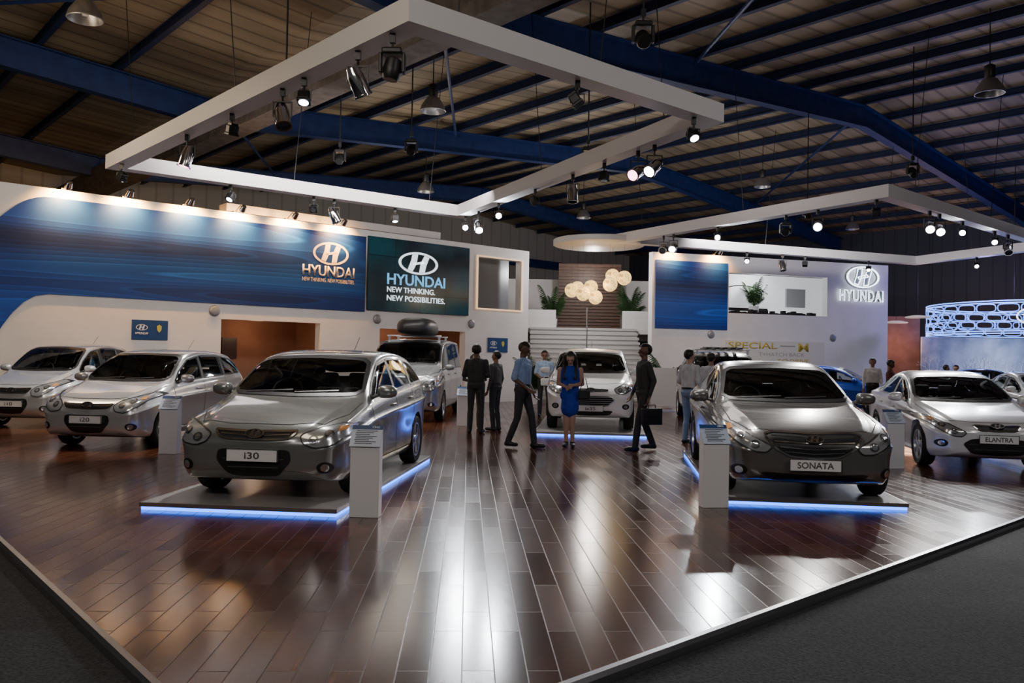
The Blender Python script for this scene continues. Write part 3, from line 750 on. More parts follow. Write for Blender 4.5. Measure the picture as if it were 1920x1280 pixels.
def wheel_meshes(r,wd,spokes):
    key=(round(r,3),wd,spokes)
    if key in RIMC: return RIMC[key]
    RY=Matrix.Rotation(math.pi/2,4,'Y')
    bm=bmesh.new(); h=wd/2; ri=r*.70
    bm_lathe(bm,[(ri,-h*.85),(r*.93,-h),(r*.985,-h*.8),(r,-h*.5),(r,h*.5),(r*.985,h*.8),(r*.93,h),(ri,h*.85)],40,RY,True)
    bmesh.ops.recalc_face_normals(bm,faces=bm.faces); t=bpy.data.meshes.new('tire'); bm.to_mesh(t); bm.free(); t.materials.append(M_rubber)
    bm=bmesh.new(); ro=ri+.004
    bm_lathe(bm,[(ro,-h*.8),(ro,h*.86),(ro-.018,h*.84),(ro-.03,h*.4),(ro-.03,-h*.8)],40,RY,True)
    bm_lathe(bm,[(.001,h*.78),(.05,h*.76),(.065,h*.6),(.065,h*.2),(.001,h*.2)],18,RY)
    for k in range(spokes):
        a=2*math.pi*k/spokes
        for da in(-.13,.13):
            M=Matrix.Rotation(a,4,'X')
            M2=M@Matrix.Translation((0,math.sin(da)*ro*.55,ro*.5))@Matrix.Rotation(-da*.7,4,'X')
            bm_box(bm,(h*.58,0,0),(h*.22,.028,ro*.96),M2,.004)
    bmesh.ops.recalc_face_normals(bm,faces=bm.faces); rm=bpy.data.meshes.new('rim'); bm.to_mesh(rm); bm.free(); rm.materials.append(mat('alloy_rim',(.7,.71,.73),.28,.9))
    bm=bmesh.new(); bm_lathe(bm,[(.001,h*.05),(ri*.97,h*.05)],24,RY); bm_lathe(bm,[(ri*.6,h*.12),(ri*.3,h*.12)],24,RY)
    bk=bpy.data.meshes.new('brake_disc'); bm.to_mesh(bk); bm.free(); bk.materials.append(mat('brake_dark',(.03,.03,.032),.5,.5))
    for me in(t,rm):
        for p in me.polygons: p.use_smooth=True
        me.set_sharp_from_angle(angle=math.radians(35))
    RIMC[key]=(t,rm,bk); return RIMC[key]
def make_car(kind,L,Wd,H,paint,loc,th,label,front,rack=None,detail=True,spokes=5,r=.32):
    Lr,Wr,Hr,S0=STN[kind]; fy,fx,fz=L/Lr,Wd/Wr,H/Hr
    st=[(a*fy,b*fx,c if c<.25 else c*fz,d*fz,e*fz,f*fx) for a,b,c,d,e,f in S0]
    ys=[s[0] for s in st]
    def ip(y,c): return float(np.interp(y,ys,[s[c] for s in st]))
    root=empty('car',loc,th); top(root,label,'car')
    bm=bmesh.new(); rings=[]
    for (y,w,zb,zs,zt,wt) in st:
        k=min(1,(zt-zs)/.3); h=zs-zb
        half=[(0,zb),(.55*w,zb),(w-.09,zb+.01),(w-.022,zb+.10*min(1,h/.5)),(w-.022,zb+.33*h),(w-.018,zb+.56*h),(w+.010,zb+.76*h),(w-.012,zb+.80*h),(w-.028,zs-.05*min(1,h/.5)),(w-.055,zs),
              ((w-.06)*.50+wt*.50,zs*.5+zt*.5+(.012 if k>.5 else -.008)),(wt,zt-.060*k-.016*(1-k)),(wt-.07,zt-.016*k+.002*(1-k)),(wt*.45,zt-.004),(0,zt)]
        rings.append([bm.verts.new((x,y-L/2,z)) for x,z in half]+[bm.verts.new((-x,y-L/2,z)) for x,z in half[-2:0:-1]])
    N=len(rings[0]); hN=N//2
    cl=bm.edges.layers.float.new('crease_edge')
    for a,b in zip(rings,rings[1:]):
        for i in range(N): bm.faces.new((a[i],a[(i+1)%N],b[(i+1)%N],b[i]))
    for ring in(rings[0],rings[-1]):
        for i in range(0,hN):
            q=[ring[i],ring[i+1],ring[(N-i-1)%N],ring[(N-i)%N]]; u=[]
            for v_ in q:
                if v_ not in u: u.append(v_)
            bm.faces.new(u)
    bmesh.ops.recalc_face_normals(bm,faces=bm.faces)
    idx={v_:(ri,min(i,N-i)) for ri,rg in enumerate(rings) for i,v_ in enumerate(rg)}
    cw=COWL[kind]
    for e in bm.edges:
        a=idx[e.verts[0]];b=idx[e.verts[1]]
        if a[1]==b[1] and a[0]!=b[0]:
            if a[1]==9: e[cl]=.65
            if a[1]==6: e[cl]=.85 if min(a[0],b[0])>=2 else .3
            if a[1]==2: e[cl]=.6
            if a[1]==11 and min(a[0],b[0])>=cw: e[cl]=.55
            if a[1] in(11,12) and max(a[0],b[0])<=cw and min(a[0],b[0])>=2: e[cl]=.75
        if a[0]==b[0]==cw and a[1]>=10 and b[1]>=10: e[cl]=.7
        if a[0]==b[0]==2 and a[1]>=9 and b[1]>=9: e[cl]=.4
        if kind!='sedan' and a[0]==b[0]==len(st)-4 and a[1]>=11 and b[1]>=11: e[cl]=.5
    body=mesh_obj('body',bm,paint)
    md=body.modifiers.new('s','SUBSURF'); lv=3 if detail else 2; md.levels=lv; md.render_levels=lv
    ya=.86*fy if kind!='van' else .95; yb=L-.74*fy if kind!='sedan' else L-1.08*fy
    R=r+.045
    cb=bmesh.new()
    for y in(ya,yb):
        for sg in(-1,1):
            M=Matrix.Translation((sg*(Wd/2-.30),y-L/2,r+.01))@Matrix.Rotation(sg*math.pi/2,4,'Y')
            bm_lathe(cb,[(R,0),(R,.6)],40,M)
    bmesh.ops.recalc_face_normals(cb,faces=cb.faces)
    cut=mesh_obj('cut',cb,paint); bo=body.modifiers.new('b','BOOLEAN'); bo.object=cut; bo.operation='DIFFERENCE'; bo.solver='EXACT'
    me=evald(body); bpy.data.objects.remove(cut); body.modifiers.clear()
    pr=Proj(me,L)
    zc=st[cw][4]; rf=cw+2; zr=st[rf][4]; wc=st[cw][5]; wr=st[rf][5]
    ws=chaikin([(-wc+.015,zc+.03),(0,zc+.01),(wc-.015,zc+.03),(wr-.045,zr-.055),(0,zr-.03),(-wr+.045,zr-.055)],2,.12)
    def top_z(y): return ip(y,4)-.115
    def bot_z(y): return ip(y,3)+.035
    y0=next(y for y in np.arange(st[cw][0],L,.02) if top_z(y)-bot_z(y)>.04)
    y1=next(y for y in np.arange(L,L/2,-.02) if top_z(y)-bot_z(y)>.09)
    if kind in('hatch','suv'): y1-=.10
    if kind=='van': cuts=[y0,2.0,2.1,3.35,3.45,y1-.12]
    elif kind=='sedan': cuts=[y0,L*.535,L*.550,L*.715,L*.730,y1]
    else: cuts=[y0,L*.53,L*.546,L*.745,L*.762,y1]
    wins=[]
    for a,b in zip(cuts[::2],cuts[1::2]):
        n=max(3,int((b-a)/.08)); xs=np.linspace(a,b,n)
        wins.append([(float(x),float(bot_z(x))) for x in xs]+[(float(x),float(top_z(x))) for x in xs[::-1]])
    rb=max(ip(L-.3,4)-(.26 if kind in('hatch','suv') else 0), ip(L-.3,3)+.06); rw=chaikin([(-wr,rb),(wr,rb),(wr-.1,max(rb+.15,zr-.09)),(-wr+.1,max(rb+.15,zr-.09))],1,.12)
    b2=bmesh.new(); b2.from_mesh(me); kill=[]
    for f in b2.faces:
        c=f.calc_center_median(); nn=f.normal; f.smooth=True; f.material_index=0
        for y in(ya,yb):
            d=math.hypot(c.y-(y-L/2),c.z-(r+.01))
            if d<R+.004 and Wd/2-.32<abs(c.x)<Wd/2-.005 and (abs(nn.x)<.3 or d<R-.02): f.material_index=1
        if c.z<.22 and nn.z<-.7: f.material_index=1
        if c.z>zc-.08:
            def test(poly,fn):
                ins=[inside(fn(v_.co),poly) for v_ in f.verts]
                return 2 if all(ins) else (1 if any(ins) or inside(fn(c),poly) else 0)
            s_=0
            if c.y+L/2<st[rf][0]+.05 and nn.y<-.15: s_=test(ws,lambda p:(p.x,p.z))
            if s_==0 and abs(nn.x)>.3:
                for wn in wins: s_=max(s_,test(wn,lambda p:(p.y+L/2,p.z)))
            if s_==0 and c.y>L*.25 and nn.y>.2: s_=test(rw,lambda p:(p.x,p.z))
            if s_==2: kill.append(f)
            elif s_==1: f.material_index=2
    bmesh.ops.delete(b2,geom=kill,context='FACES')
    b2.to_mesh(me); b2.free()
    body.data=me; me.materials.clear()
    for m_ in(paint,M_dark,M_black): me.materials.append(m_)
    me.set_sharp_from_angle(angle=math.radians(40))
    body.parent=root
    patch('windscreen',pr,[ws],'front',.005,M_glass,root,step=.05)
    bm=bmesh.new(); bm_ribbon(bm,pr,ws,'front',.007,.035,close=True); mesh_obj('windscreen_seal',bm,M_black,root,smooth=True)
    for sg in(-1,1):
        for wn in wins: patch('side_window',pr,[wn],'side',.005,M_glass,root,(sg,),step=.07)
        bm=bmesh.new()
        for wn in wins: bm_ribbon(bm,pr,wn,'side',.007,.022,sg,close=True)
        for i in(1,3):
            xm=(cuts[i]+cuts[i+1])/2; bm_ribbon(bm,pr,[(xm,bot_z(xm)),(xm,top_z(xm))],'side',.006,cuts[i+1]-cuts[i]+.02,sg)
        mesh_obj('window_seal',bm,M_black,root)
    patch('rear_window',pr,[rw],'rear',.005,M_glass,root,step=.08)
    yc_=st[cw][0]-L/2; zsill=ip(st[cw][0],3)
    bm=bmesh.new(); bm_box(bm,(0,yc_+.42,zsill-.10),(Wd-.32,.40,.22),None,.05); bm_box(bm,(-.36,yc_+.48,zsill+.02),(.36,.24,.08),None,.03)
    mesh_obj('dashboard',bm,M_trim,root)
    bm=bmesh.new(); Mw=Matrix.Translation((-.36,yc_+.72,zsill+.07))@Matrix.Rotation(math.radians(68),4,'X')
    bm_lathe(bm,[(.185+.014*math.cos(a),.014*math.sin(a)) for a in np.linspace(0,2*math.pi,8,endpoint=False)],26,Mw,True)
    bm_box(bm,(0,0,-.01),(.34,.04,.02),Mw); bm_box(bm,(0,-.06,-.01),(.05,.2,.02),Mw); bm_box(bm,(0,0,-.01),(.13,.11,.04),Mw)
    mesh_obj('steering_wheel',bm,M_black,root)
    zh=H-.30
    for yy,xs_ in((yc_+1.32,(-.36,.36)),(yc_+2.22,(-.40,0,.40))):
        for x in xs_:
            bm=bmesh.new(); Mq=Matrix.Translation((x,yy,0))@Matrix.Rotation(math.radians(-10),4,'X')
            w_=.48 if len(xs_)==2 else .38
            bm_box(bm,(0,0,.72),(w_,.14,.56),Mq,.05); bm_box(bm,(0,-.25,.46),(w_,.5,.16),Mq,.05); bm_box(bm,(0,.0,1.12),(.25,.10,.17),Mq,.04)
            bm_rod(bm,Mq@V((-.06,0,.98)),Mq@V((-.06,0,1.06)),.008); bm_rod(bm,Mq@V((.06,0,.98)),Mq@V((.06,0,1.06)),.008)
            k=(zh)/1.16
            for v_ in bm.verts: v_.co.z*=k
            mesh_obj('seat',bm,M_seat,root,smooth=True)
    bm=bmesh.new(); zs0=.30*fz
    for sg in(-1,1):
        for yy in((y0-.12),cuts[1]+.02,cuts[3]+.02 if kind!='van' else 3.4):
            bm_ribbon(bm,pr,[(yy,zs0),(yy,ip(yy,3)-.01)],'side',.003,.010,sg)
        bm_ribbon(bm,pr,[(y0-.12,zs0),(min(cuts[3]+.02,yb-R-.05),zs0)],'side',.003,.010,sg)
        hx=wc*1.03
        bm_ribbon(bm,pr,[(sg*hx*.80,.24*fy),(sg*hx*.98,.6*fy),(sg*hx*1.0,st[cw][0]-.05)],'top',.003,.010)
    bm_ribbon(bm,pr,[(-wc*.82,.24*fy),(-wc*.4,.17*fy),(wc*.4,.17*fy),(wc*.82,.24*fy)],'top',.003,.010)
    mesh_obj('shut_lines',bm,M_dark,root)
    bm=bmesh.new()
    for x0,x1 in((-wc*.75,-.05),(-.02,wc*.62)): bm_ribbon(bm,pr,[(x0,zc+.035),(x1,zc+.06)],'front',.014,.012)
    mesh_obj('wiper',bm,M_black,root)
    for sg in(-1,1):
        ym=y0+.10; zm=ip(ym,3)+.10
        bm=bmesh.new(); bmesh.ops.create_uvsphere(bm,u_segments=20,v_segments=12,radius=1)
        f=lambda t,p:math.copysign(abs(t)**p,t)
        for v_ in bm.verts:
            c=v_.co.copy(); v_.co=V((f(c.x,.7)*.115,c.y*(.085 if c.y<0 else .03),f(c.z,.7)*.072*(1-.15*sg*c.x)))
        bm_rod(bm,(-sg*.06,0,-.02),(-sg*.19,.02,-.07),.022)
        mo=mesh_obj('wing_mirror',bm,paint,root,(sg*(Wd/2+.085),ym-L/2,zm),smooth=True)
        bm=bmesh.new(); bm_lathe(bm,[(.001,0),(.9,0)],16); bmesh.ops.scale(bm,vec=(.10,.062,1),verts=bm.verts)
        mesh_obj('mirror_glass',bm,M_chrome,mo,(0,.031,0),(math.pi/2,0,0))
        for yy in(cuts[1]-.18,cuts[3]-.14):
            h,n=pr.hit(yy,ip(yy,3)-.12,'side',sg)
            box('door_handle',(0,0,0),(.035,.18,.028),paint,root,.008,(h.x+sg*.012,h.y,h.z))
    def sc(poly): return [(x*fx,z*fz) for x,z in poly]
    def mir(poly): return poly+[(-x,z) for x,z in poly[::-1]]
    for key,nm,m_,chromed in(('grille','grille',front.get('gm',M_grille),1),('intake','air_intake',M_black,0),('slot','lower_air_slot',M_black,0)):
        if key in front:
            P=chaikin(mir(sc(front[key])),2,.15)
            patch(nm,pr,[P],'front',.007,m_,root,step=.03)
            if chromed:
                bm=bmesh.new(); bm_ribbon(bm,pr,P,'front',.014,.018,close=True,step=.03); mesh_obj('grille_surround',bm,M_chrome,root,smooth=True)
            if key=='grille' and 'gbars' in front:
                bm=bmesh.new()
                for z,hw in front['gbars']: bm_ribbon(bm,pr,[(-hw*fx,z*fz+.012),(0,z*fz-.008),(hw*fx,z*fz+.012)],'front',.018,.010,step=.04)
                mesh_obj('grille_bars',bm,M_chrome,root,smooth=True)
            if key=='intake' and front.get('bars'):
                bm=bmesh.new(); zz=[z for x,z in P]
                for t in(.35,.65):
                    z=min(zz)+(max(zz)-min(zz))*t; xx=[abs(x) for x,q in P if abs(q-z)<.06 and abs(x)>.1] or [.3]
                    bm_ribbon(bm,pr,[(-min(xx)*.9,z),(min(xx)*.9,z)],'front',.014,.008)
                mesh_obj('intake_bars',bm,mat('dark_bar',(.08,.08,.085),.4),root)
    for sg in(-1,1):
        P=chaikin([(sg*x,z) for x,z in sc(front['light'])],1,.16)
        hl=patch('headlight',pr,[P],'front',.007,M_lampglass,root,step=.022)
        bm=bmesh.new(); bm_ribbon(bm,pr,P,'front',.010,.012,close=True,step=.03); mesh_obj('lamp_seal',bm,M_black,hl)
        cx=sum(x for x,z in P)/len(P); cz=sum(z for x,z in P)/len(P); sl=front.get('slope',.45)
        for dx,rr in((-.085,.048),(.045,.042)):
            c0=(cx+sg*dx,cz+dx*sl)
            ring=[(c0[0]+rr*math.cos(a),c0[1]+rr*.85*math.sin(a)) for a in np.linspace(0,2*math.pi,18,endpoint=False)]
            patch('reflector',pr,[ring],'front',.011,mat('lamp_bezel_dark',(.16,.16,.17),.25,.8),hl,step=.02)
            patch('projector_lens',pr,[scaled(ring,.6)],'front',.015,mat('lamp_lens',(.80,.83,.86),.08,.9),hl,step=.02)
        o0=(cx+sg*.13,cz+.13*sl); am=[(o0[0]-.025,o0[1]-.02),(o0[0]+.025,o0[1]-.01),(o0[0]+.025,o0[1]+.03),(o0[0]-.02,o0[1]+.025)]
        patch('indicator_lens',pr,[am],'front',.012,mat('indicator_amber',(.65,.28,.08),.2),hl,step=.02)
        if 'fog' in front:
            x,z=front['fog']; x*=fx;z*=fz
            ring=lambda q,e=1.:[(sg*x+q*e*math.cos(a),z+q*math.sin(a)) for a in np.linspace(0,2*math.pi,18,endpoint=False)]
            patch('fog_light_recess',pr,[ring(.055,1.3)],'front',.005,M_black,root,step=.03)
            patch('fog_light',pr,[ring(.036)],'front',.010,mat('lamp_lens'),root,step=.02)
    h,n=pr.hit(0,front['emb']*fz,'front'); nn=V((0,n.y,n.z)).normalized(); Q=nn.to_track_quat('Z','Y').to_matrix().to_4x4()
    e=mesh_obj('emblem',emblem_bm(.19,.10,.012),M_chrome,root); e.matrix_local=Matrix.Translation(h+nn*.026)@Q
    bm=bmesh.new(); bm_prism(bm,[(.094*math.cos(a),.049*math.sin(a)) for a in np.linspace(0,2*math.pi,28,endpoint=False)],-.012,.002)
    mesh_obj('emblem_backing',bm,M_black,e)
    h,n=pr.hit(0,front['plz']*fz,'front')
    pl=box('number_plate',(0,0,0),(.52,.014,.125),M_plate,root,.004,(0,h.y-.035,h.z))
    bm=bmesh.new()
    for sx in(-1,1): bm_box(bm,(sx*.257,-.009,0),(.008,.006,.125))
    for sz in(-1,1): bm_box(bm,(0,-.009,sz*.06),(.52,.006,.006))
    mesh_obj('plate_border',bm,M_black,pl)
    mesh_obj('plate_lettering',text_mesh(front['txt'],front.get('tw',.15),.065,.003,.01),mat('plate_grey',(.10,.10,.11),.4),pl,(0,-.0075,0),(math.pi/2,0,0))
    for sg in(-1,1):
        zt_=ip(L-.2,3); patch('tail_light',pr,[chaikin([(sg*.55*fx,zt_-.16),(sg*.80*fx,zt_-.16),(sg*.80*fx,zt_-.02),(sg*.6*fx,zt_-.02)],1)],'rear',.006,mat('tail_red',(.3,.01,.01),.15,coat=1),root,step=.05)
    t_,r_,b_=wheel_meshes(r,.20,spokes)
    for y in(ya,yb):
        for sg in(-1,1):
            w_=empty('wheel',(sg*(Wd/2-.115),y-L/2,r),0 if sg>0 else math.pi,root)
            for nm,me_ in (('tire',t_),('rim',r_),('brake_disc',b_)):
                o=bpy.data.objects.new(nm,me_); o.parent=w_; link(o)
    rod('radio_aerial',(0,L-.95*fy-L/2,ip(L-.95*fy,4)-.03),(0,L-.75*fy-L/2+.1,ip(L-.95*fy,4)+.2),.004,M_black,root,5)
    if rack:
        zt_=ip(L*.5,4)
        for y in(L*.42,L*.66):
            bm=bmesh.new()
            bm_box(bm,(0,y-L/2,zt_+.07),(Wd*.72,.06,.03),None,.008)
            for sg in(-1,1): bm_box(bm,(sg*Wd*.33,y-L/2,zt_+.01),(.05,.07,.12))
            mesh_obj('roof_bar',bm,M_alu,root)
        if rack=='box':
            bm=bmesh.new(); bmesh.ops.create_uvsphere(bm,u_segments=28,v_segments=16,radius=1)
            for v_ in bm.verts:
                c=v_.co; f=lambda t,p:math.copysign(abs(t)**p,t)
                c.x=f(c.x,.6)*.46; c.y=f(c.y,.6)*1.0; c.z=f(c.z,.7)*(.30 if c.z>0 else .13)
            top(mesh_obj('roof_box',bm,mat('roof_box_black',(.02,.02,.022),.4),None,(V(loc)+Matrix.Rotation(th,3,'Z')@V((.08,-.35,zt_+.22))),th,True),'black cargo box on the van roof bars','roof box')
        else:
            bm=bmesh.new()
            for k in range(5): bm_box(bm,(-.4+.2*k,-.1,zt_+.107),(.09,1.3,.04),None,.01)
            bm_box(bm,(0,-.1,zt_+.115),(.9,.05,.05))
            top(mesh_obj('roof_rack_load',bm,M_black,None,loc,th),'dark skis strapped across roof bars','roof rack load')
    return root
def paint(name,c,metal=.55,rough=.25): return mat(name,c,rough,metal,coat=1,backdark=True)
P_sil=paint('silver_paint',(.64,.65,.66)); P_gry=paint('grey_paint',(.27,.28,.275)); P_dk=paint('dark_bronze_grey_paint',(.18,.178,.178)); P_wht=paint('white_paint',(.90,.91,.92),.0,.3)
P_pw=paint('pearl_silver_paint',(.84,.86,.89),.2); P_blu=paint('bright_blue_paint',(.01,.08,.62),.2); P_van=paint('van_silver_paint',(.42,.44,.45)); P_blk=paint('black_paint',(.02,.02,.025),.4)
hl=[(.45,.665),(.49,.59),(.60,.55),(.76,.57),(.865,.67),(.875,.765),(.76,.775),(.60,.735)]
hl2=[(.42,.66),(.47,.58),(.62,.56),(.78,.66),(.87,.82),(.82,.86),(.66,.79),(.50,.73)]
hl3=[(.42,.585),(.48,.525),(.60,.53),(.76,.61),(.90,.755),(.905,.82),(.80,.79),(.58,.665)]
fr_h=dict(grille=[(0,.615),(.34,.625),(.425,.705),(.34,.70),(0,.69)],intake=[(0,.26),(.25,.27),(.38,.42),(.36,.53),(0,.525)],light=hl,fog=(.70,.36),emb=.662,plz=.47,txt='i30',bars=1,gm=M_black,gbars=[(.655,.35)])
PF=.075
make_car('hatch',4.18,1.765,1.48,P_gry,(-2.28,10.25,PF),math.radians(-6),'dark grey metallic hatchback on a blue-lit platform',fr_h)
f=dict(fr_h); f.update(txt='i20',light=hl2,plz=.46)
make_car('hatch',3.94,1.71,1.53,P_sil,(-6.25,14.72,0),math.radians(-6),'silver small hatchback on the wooden floor',f,r=.30)
f=dict(fr_h); f.update(txt='i10',light=hl2,plz=.44)
make_car('hatch',3.57,1.60,1.62,P_sil,(-9.45,17.75,0),math.radians(-3),'silver compact city hatchback beside the banner wall',f,r=.29)
f=dict(grille=[(0,.48),(.24,.49),(.39,.57),(.50,.705),(.40,.73),(0,.715)],gm=M_black,gbars=[(.675,.42),(.625,.40),(.575,.35),(.53,.30)],slot=[(0,.22),(.44,.24),(.56,.33),(0,.30)],light=hl3,slope=.7,fog=(.74,.33),emb=.65,plz=.41,txt='SONATA',tw=.36)
make_car('sedan',4.82,1.835,1.47,P_dk,(3.44,11.05,PF),math.radians(-7),'dark bronze-grey sedan with wide chrome grille on a platform',f,r=.335)
f=dict(grille=[(0,.61),(.26,.62),(.34,.69),(0,.675)],gm=M_black,intake=[(0,.26),(.36,.28),(.48,.42),(.36,.50),(0,.50)],light=hl3,slope=.7,fog=(.74,.42),emb=.67,plz=.50,txt='ELANTRA',tw=.36,bars=1)
make_car('sedan',4.53,1.775,1.43,P_pw,(7.40,14.2,0),math.radians(-11),'pearl white-silver sedan on the wooden floor',f,r=.32)
f=dict(grille=[(0,.50),(.34,.51),(.48,.62),(.42,.70),(0,.70)],intake=[(0,.32),(.38,.33),(.46,.42),(0,.42)],light=[(.46,.84),(.52,.76),(.66,.74),(.82,.83),(.88,.96),(.78,.98),(.60,.91)],slot=[(0,.78),(.34,.79),(.36,.84),(0,.85)],fog=(.70,.50),emb=.81,plz=.46,txt='ix35',tw=.2)
make_car('suv',4.41,1.82,1.68,P_wht,(1.80,18.95,PF),math.radians(-5.5),'white compact SUV on a blue-lit platform',f,r=.35)
f=dict(grille=[(0,.62),(.34,.63),(.44,.80),(.42,.90),(0,.92)],intake=[(0,.32),(.44,.33),(.5,.48),(0,.50)],light=[(.50,.80),(.58,.72),(.80,.74),(.92,.92),(.94,1.06),(.84,1.06),(.62,.94)],fog=(.76,.42),emb=.80,plz=.45,txt='H1',tw=.12)
make_car('van',5.125,1.92,1.925,P_van,(-2.45,21.6,0),math.radians(-3),'silver-grey minivan with a black roof box',f,rack='box',r=.34)
f=dict(grille=[(0,.52),(.26,.53),(.42,.70),(.38,.76),(0,.76)],intake=[(0,.30),(.38,.32),(.44,.42),(0,.42)],light=[(.46,.84),(.52,.76),(.66,.74),(.82,.84),(.87,.98),(.78,.99),(.60,.92)],emb=.68,plz=.42,txt='SANTA FE',tw=.4)
make_car('suv',4.66,1.89,1.76,P_sil,(5.35,21.5,0),math.radians(-6),'silver SUV with loaded roof bars',f,rack='ski',detail=False,r=.35)
f=dict(fr_h); f.update(txt='i20')
make_car('hatch',4.2,1.75,1.42,P_blu,(10.0,26.0,0),math.radians(60),'bright blue coupe hatchback near the white wall',f,detail=False)
f=dict(grille=[(0,.52),(.26,.53),(.42,.68),(0,.70)],light=hl3,emb=.66,plz=.44,txt='SONATA',tw=.36)
make_car('sedan',4.6,1.8,1.38,P_wht,(13.2,20.8,0),math.radians(-8),'white sedan beyond the pearl sedan',f,detail=False)
make_car('sedan',4.5,1.78,1.42,P_blk,(16.3,28.2,0),math.radians(70),'black sedan by the neighbouring stand',f,detail=False)

M_platm=noise_mat('platform_laminate',(.30,.29,.29),(.36,.35,.35),3,.25)
def platform(loc,th,w,l,h=PF):
    r=empty('display_platform',loc,th); top(r,'low grey car display platform with glowing blue LED edge','platform','car platforms')
    box('platform_deck',(0,0,h/2+.015),(w,l,h-.03),M_platm,r,.004)
    bm=bmesh.new()
    for s in(-1,1): bm_box(bm,(s*(w/2+.004),0,h-.021),(.012,l+.02,.038)); bm_box(bm,(0,s*(l/2+.004),h-.021),(w+.02,.012,.038))
    mesh_obj('metal_edging',bm,M_alu,r)
    bm=bmesh.new()
    for s in(-1,1): bm_box(bm,(s*(w/2-.015),0,.015),(.03,l-.02,.028)); bm_box(bm,(0,s*(l/2-.015),.015),(w-.02,.03,.028))
    mesh_obj('led_strip',bm,M_blue_led,r)
platform((-2.375,10.24,0),math.radians(-6),1.95,4.4)
platform((3.52,11.27,0),math.radians(-7),1.95,4.6)
platform((1.80,18.85,0),math.radians(-5.5),2.2,4.7)

def pedestal(loc,th,txt):
    r=empty('info_pedestal',loc,th); top(r,'white pedestal with a slanted information panel','pedestal','information pedestals')
    bm=bmesh.new(); w,d=.28,.14
    a=[(-d/2,0),(d/2,0),(d/2,.84),(-d/2,.66)]
    v0=[bm.verts.new((-w/2,y,z)) for y,z in a]; v1=[bm.verts.new((w/2,y,z)) for y,z in a]
    bm.faces.new(v0);bm.faces.new(v1[::-1])
    for i in range(4): bm.faces.new((v0[i],v0[(i+1)%4],v1[(i+1)%4],v1[i]))
    bmesh.ops.recalc_face_normals(bm,faces=bm.faces); bmesh.ops.bevel(bm,geom=list(bm.edges),offset=.004,segments=1,affect='EDGES')
    mesh_obj('pedestal_body',bm,M_pot,r)
    pn=box('info_panel',(0,0,0),(.30,.24,.010),mat('panel_white',(.52,.60,.76),.3),r,.002,(0,-.012,.765),(math.atan2(.18,.14),0,0))
    box('panel_header',(0,.095,.007),(.30,.045,.004),M_poster,pn)
    bm=bmesh.new()
    for i in range(8): bm_box(bm,(-.02*(i%3),.055-.020*i,.007),(.2-.03*(i%3),.006,.002))
    mesh_obj('printed_text_lines',bm,M_trim,pn)
    mesh_obj('panel_lettering',text_mesh(txt,.07,.022,.002,.02),M_wt,pn,(.08,.095,.010))
for p,th,t in(((-1.37,8.02),-4,'i30'),((2.16,8.88),8,'SONATA'),((-5.11,12.6),-6,'i20'),((5.66,12.4),10,'ELANTRA'),((-1.04,18.5),-3,'H1')):
    pedestal((*p,0),math.radians(th),t)
r=empty('notice_board',(4.55,25.0,0),math.radians(-15)); top(r,'white free-standing tilted display board','display board')
box('board',(0,0,0),(.75,.03,1.15),mat('board_white',(.75,.76,.78),.4),r,.005,(0,0,.72),(math.radians(-8),0,0)); box('board_base',(0,.05,.02),(.7,.4,.04),M_alu,r)

# ------------------------------------------------------------------ people
def bm_capsule(bm,a,b,ra,rb,segs=10):
    a=V(a);b=V(b);d=b-a
    if d.length<1e-4: d=V((0,0,1e-3)); b=a+d
    q=d.to_track_quat('Z','Y'); M=Matrix.Translation(a)@q.to_matrix().to_4x4(); L=d.length; pr=[]
    for t in(-90,-60,-30,0): pr.append((max(.0002,ra*math.cos(math.radians(t))),ra*math.sin(math.radians(t))))
    for t in(0,30,60,90): pr.append((max(.0002,rb*math.cos(math.radians(t))),L+rb*math.sin(math.radians(t))))
    bm_lathe(bm,pr,segs,M)
BASE=dict(pel=(0,0,.95),ch=(0,0,1.30),nk=(0,.01,1.45),
 shL=(.18,0,1.40),elL=(.235,.03,1.13),wrL=(.235,-.05,.88),shR=(-.18,0,1.40),elR=(-.235,.03,1.13),wrR=(-.235,-.05,.88),
 hpL=(.09,0,.92),knL=(.105,-.02,.50),anL=(.11,.03,.09),hpR=(-.09,0,.92),knR=(-.105,-.02,.50),anR=(-.11,.03,.09))
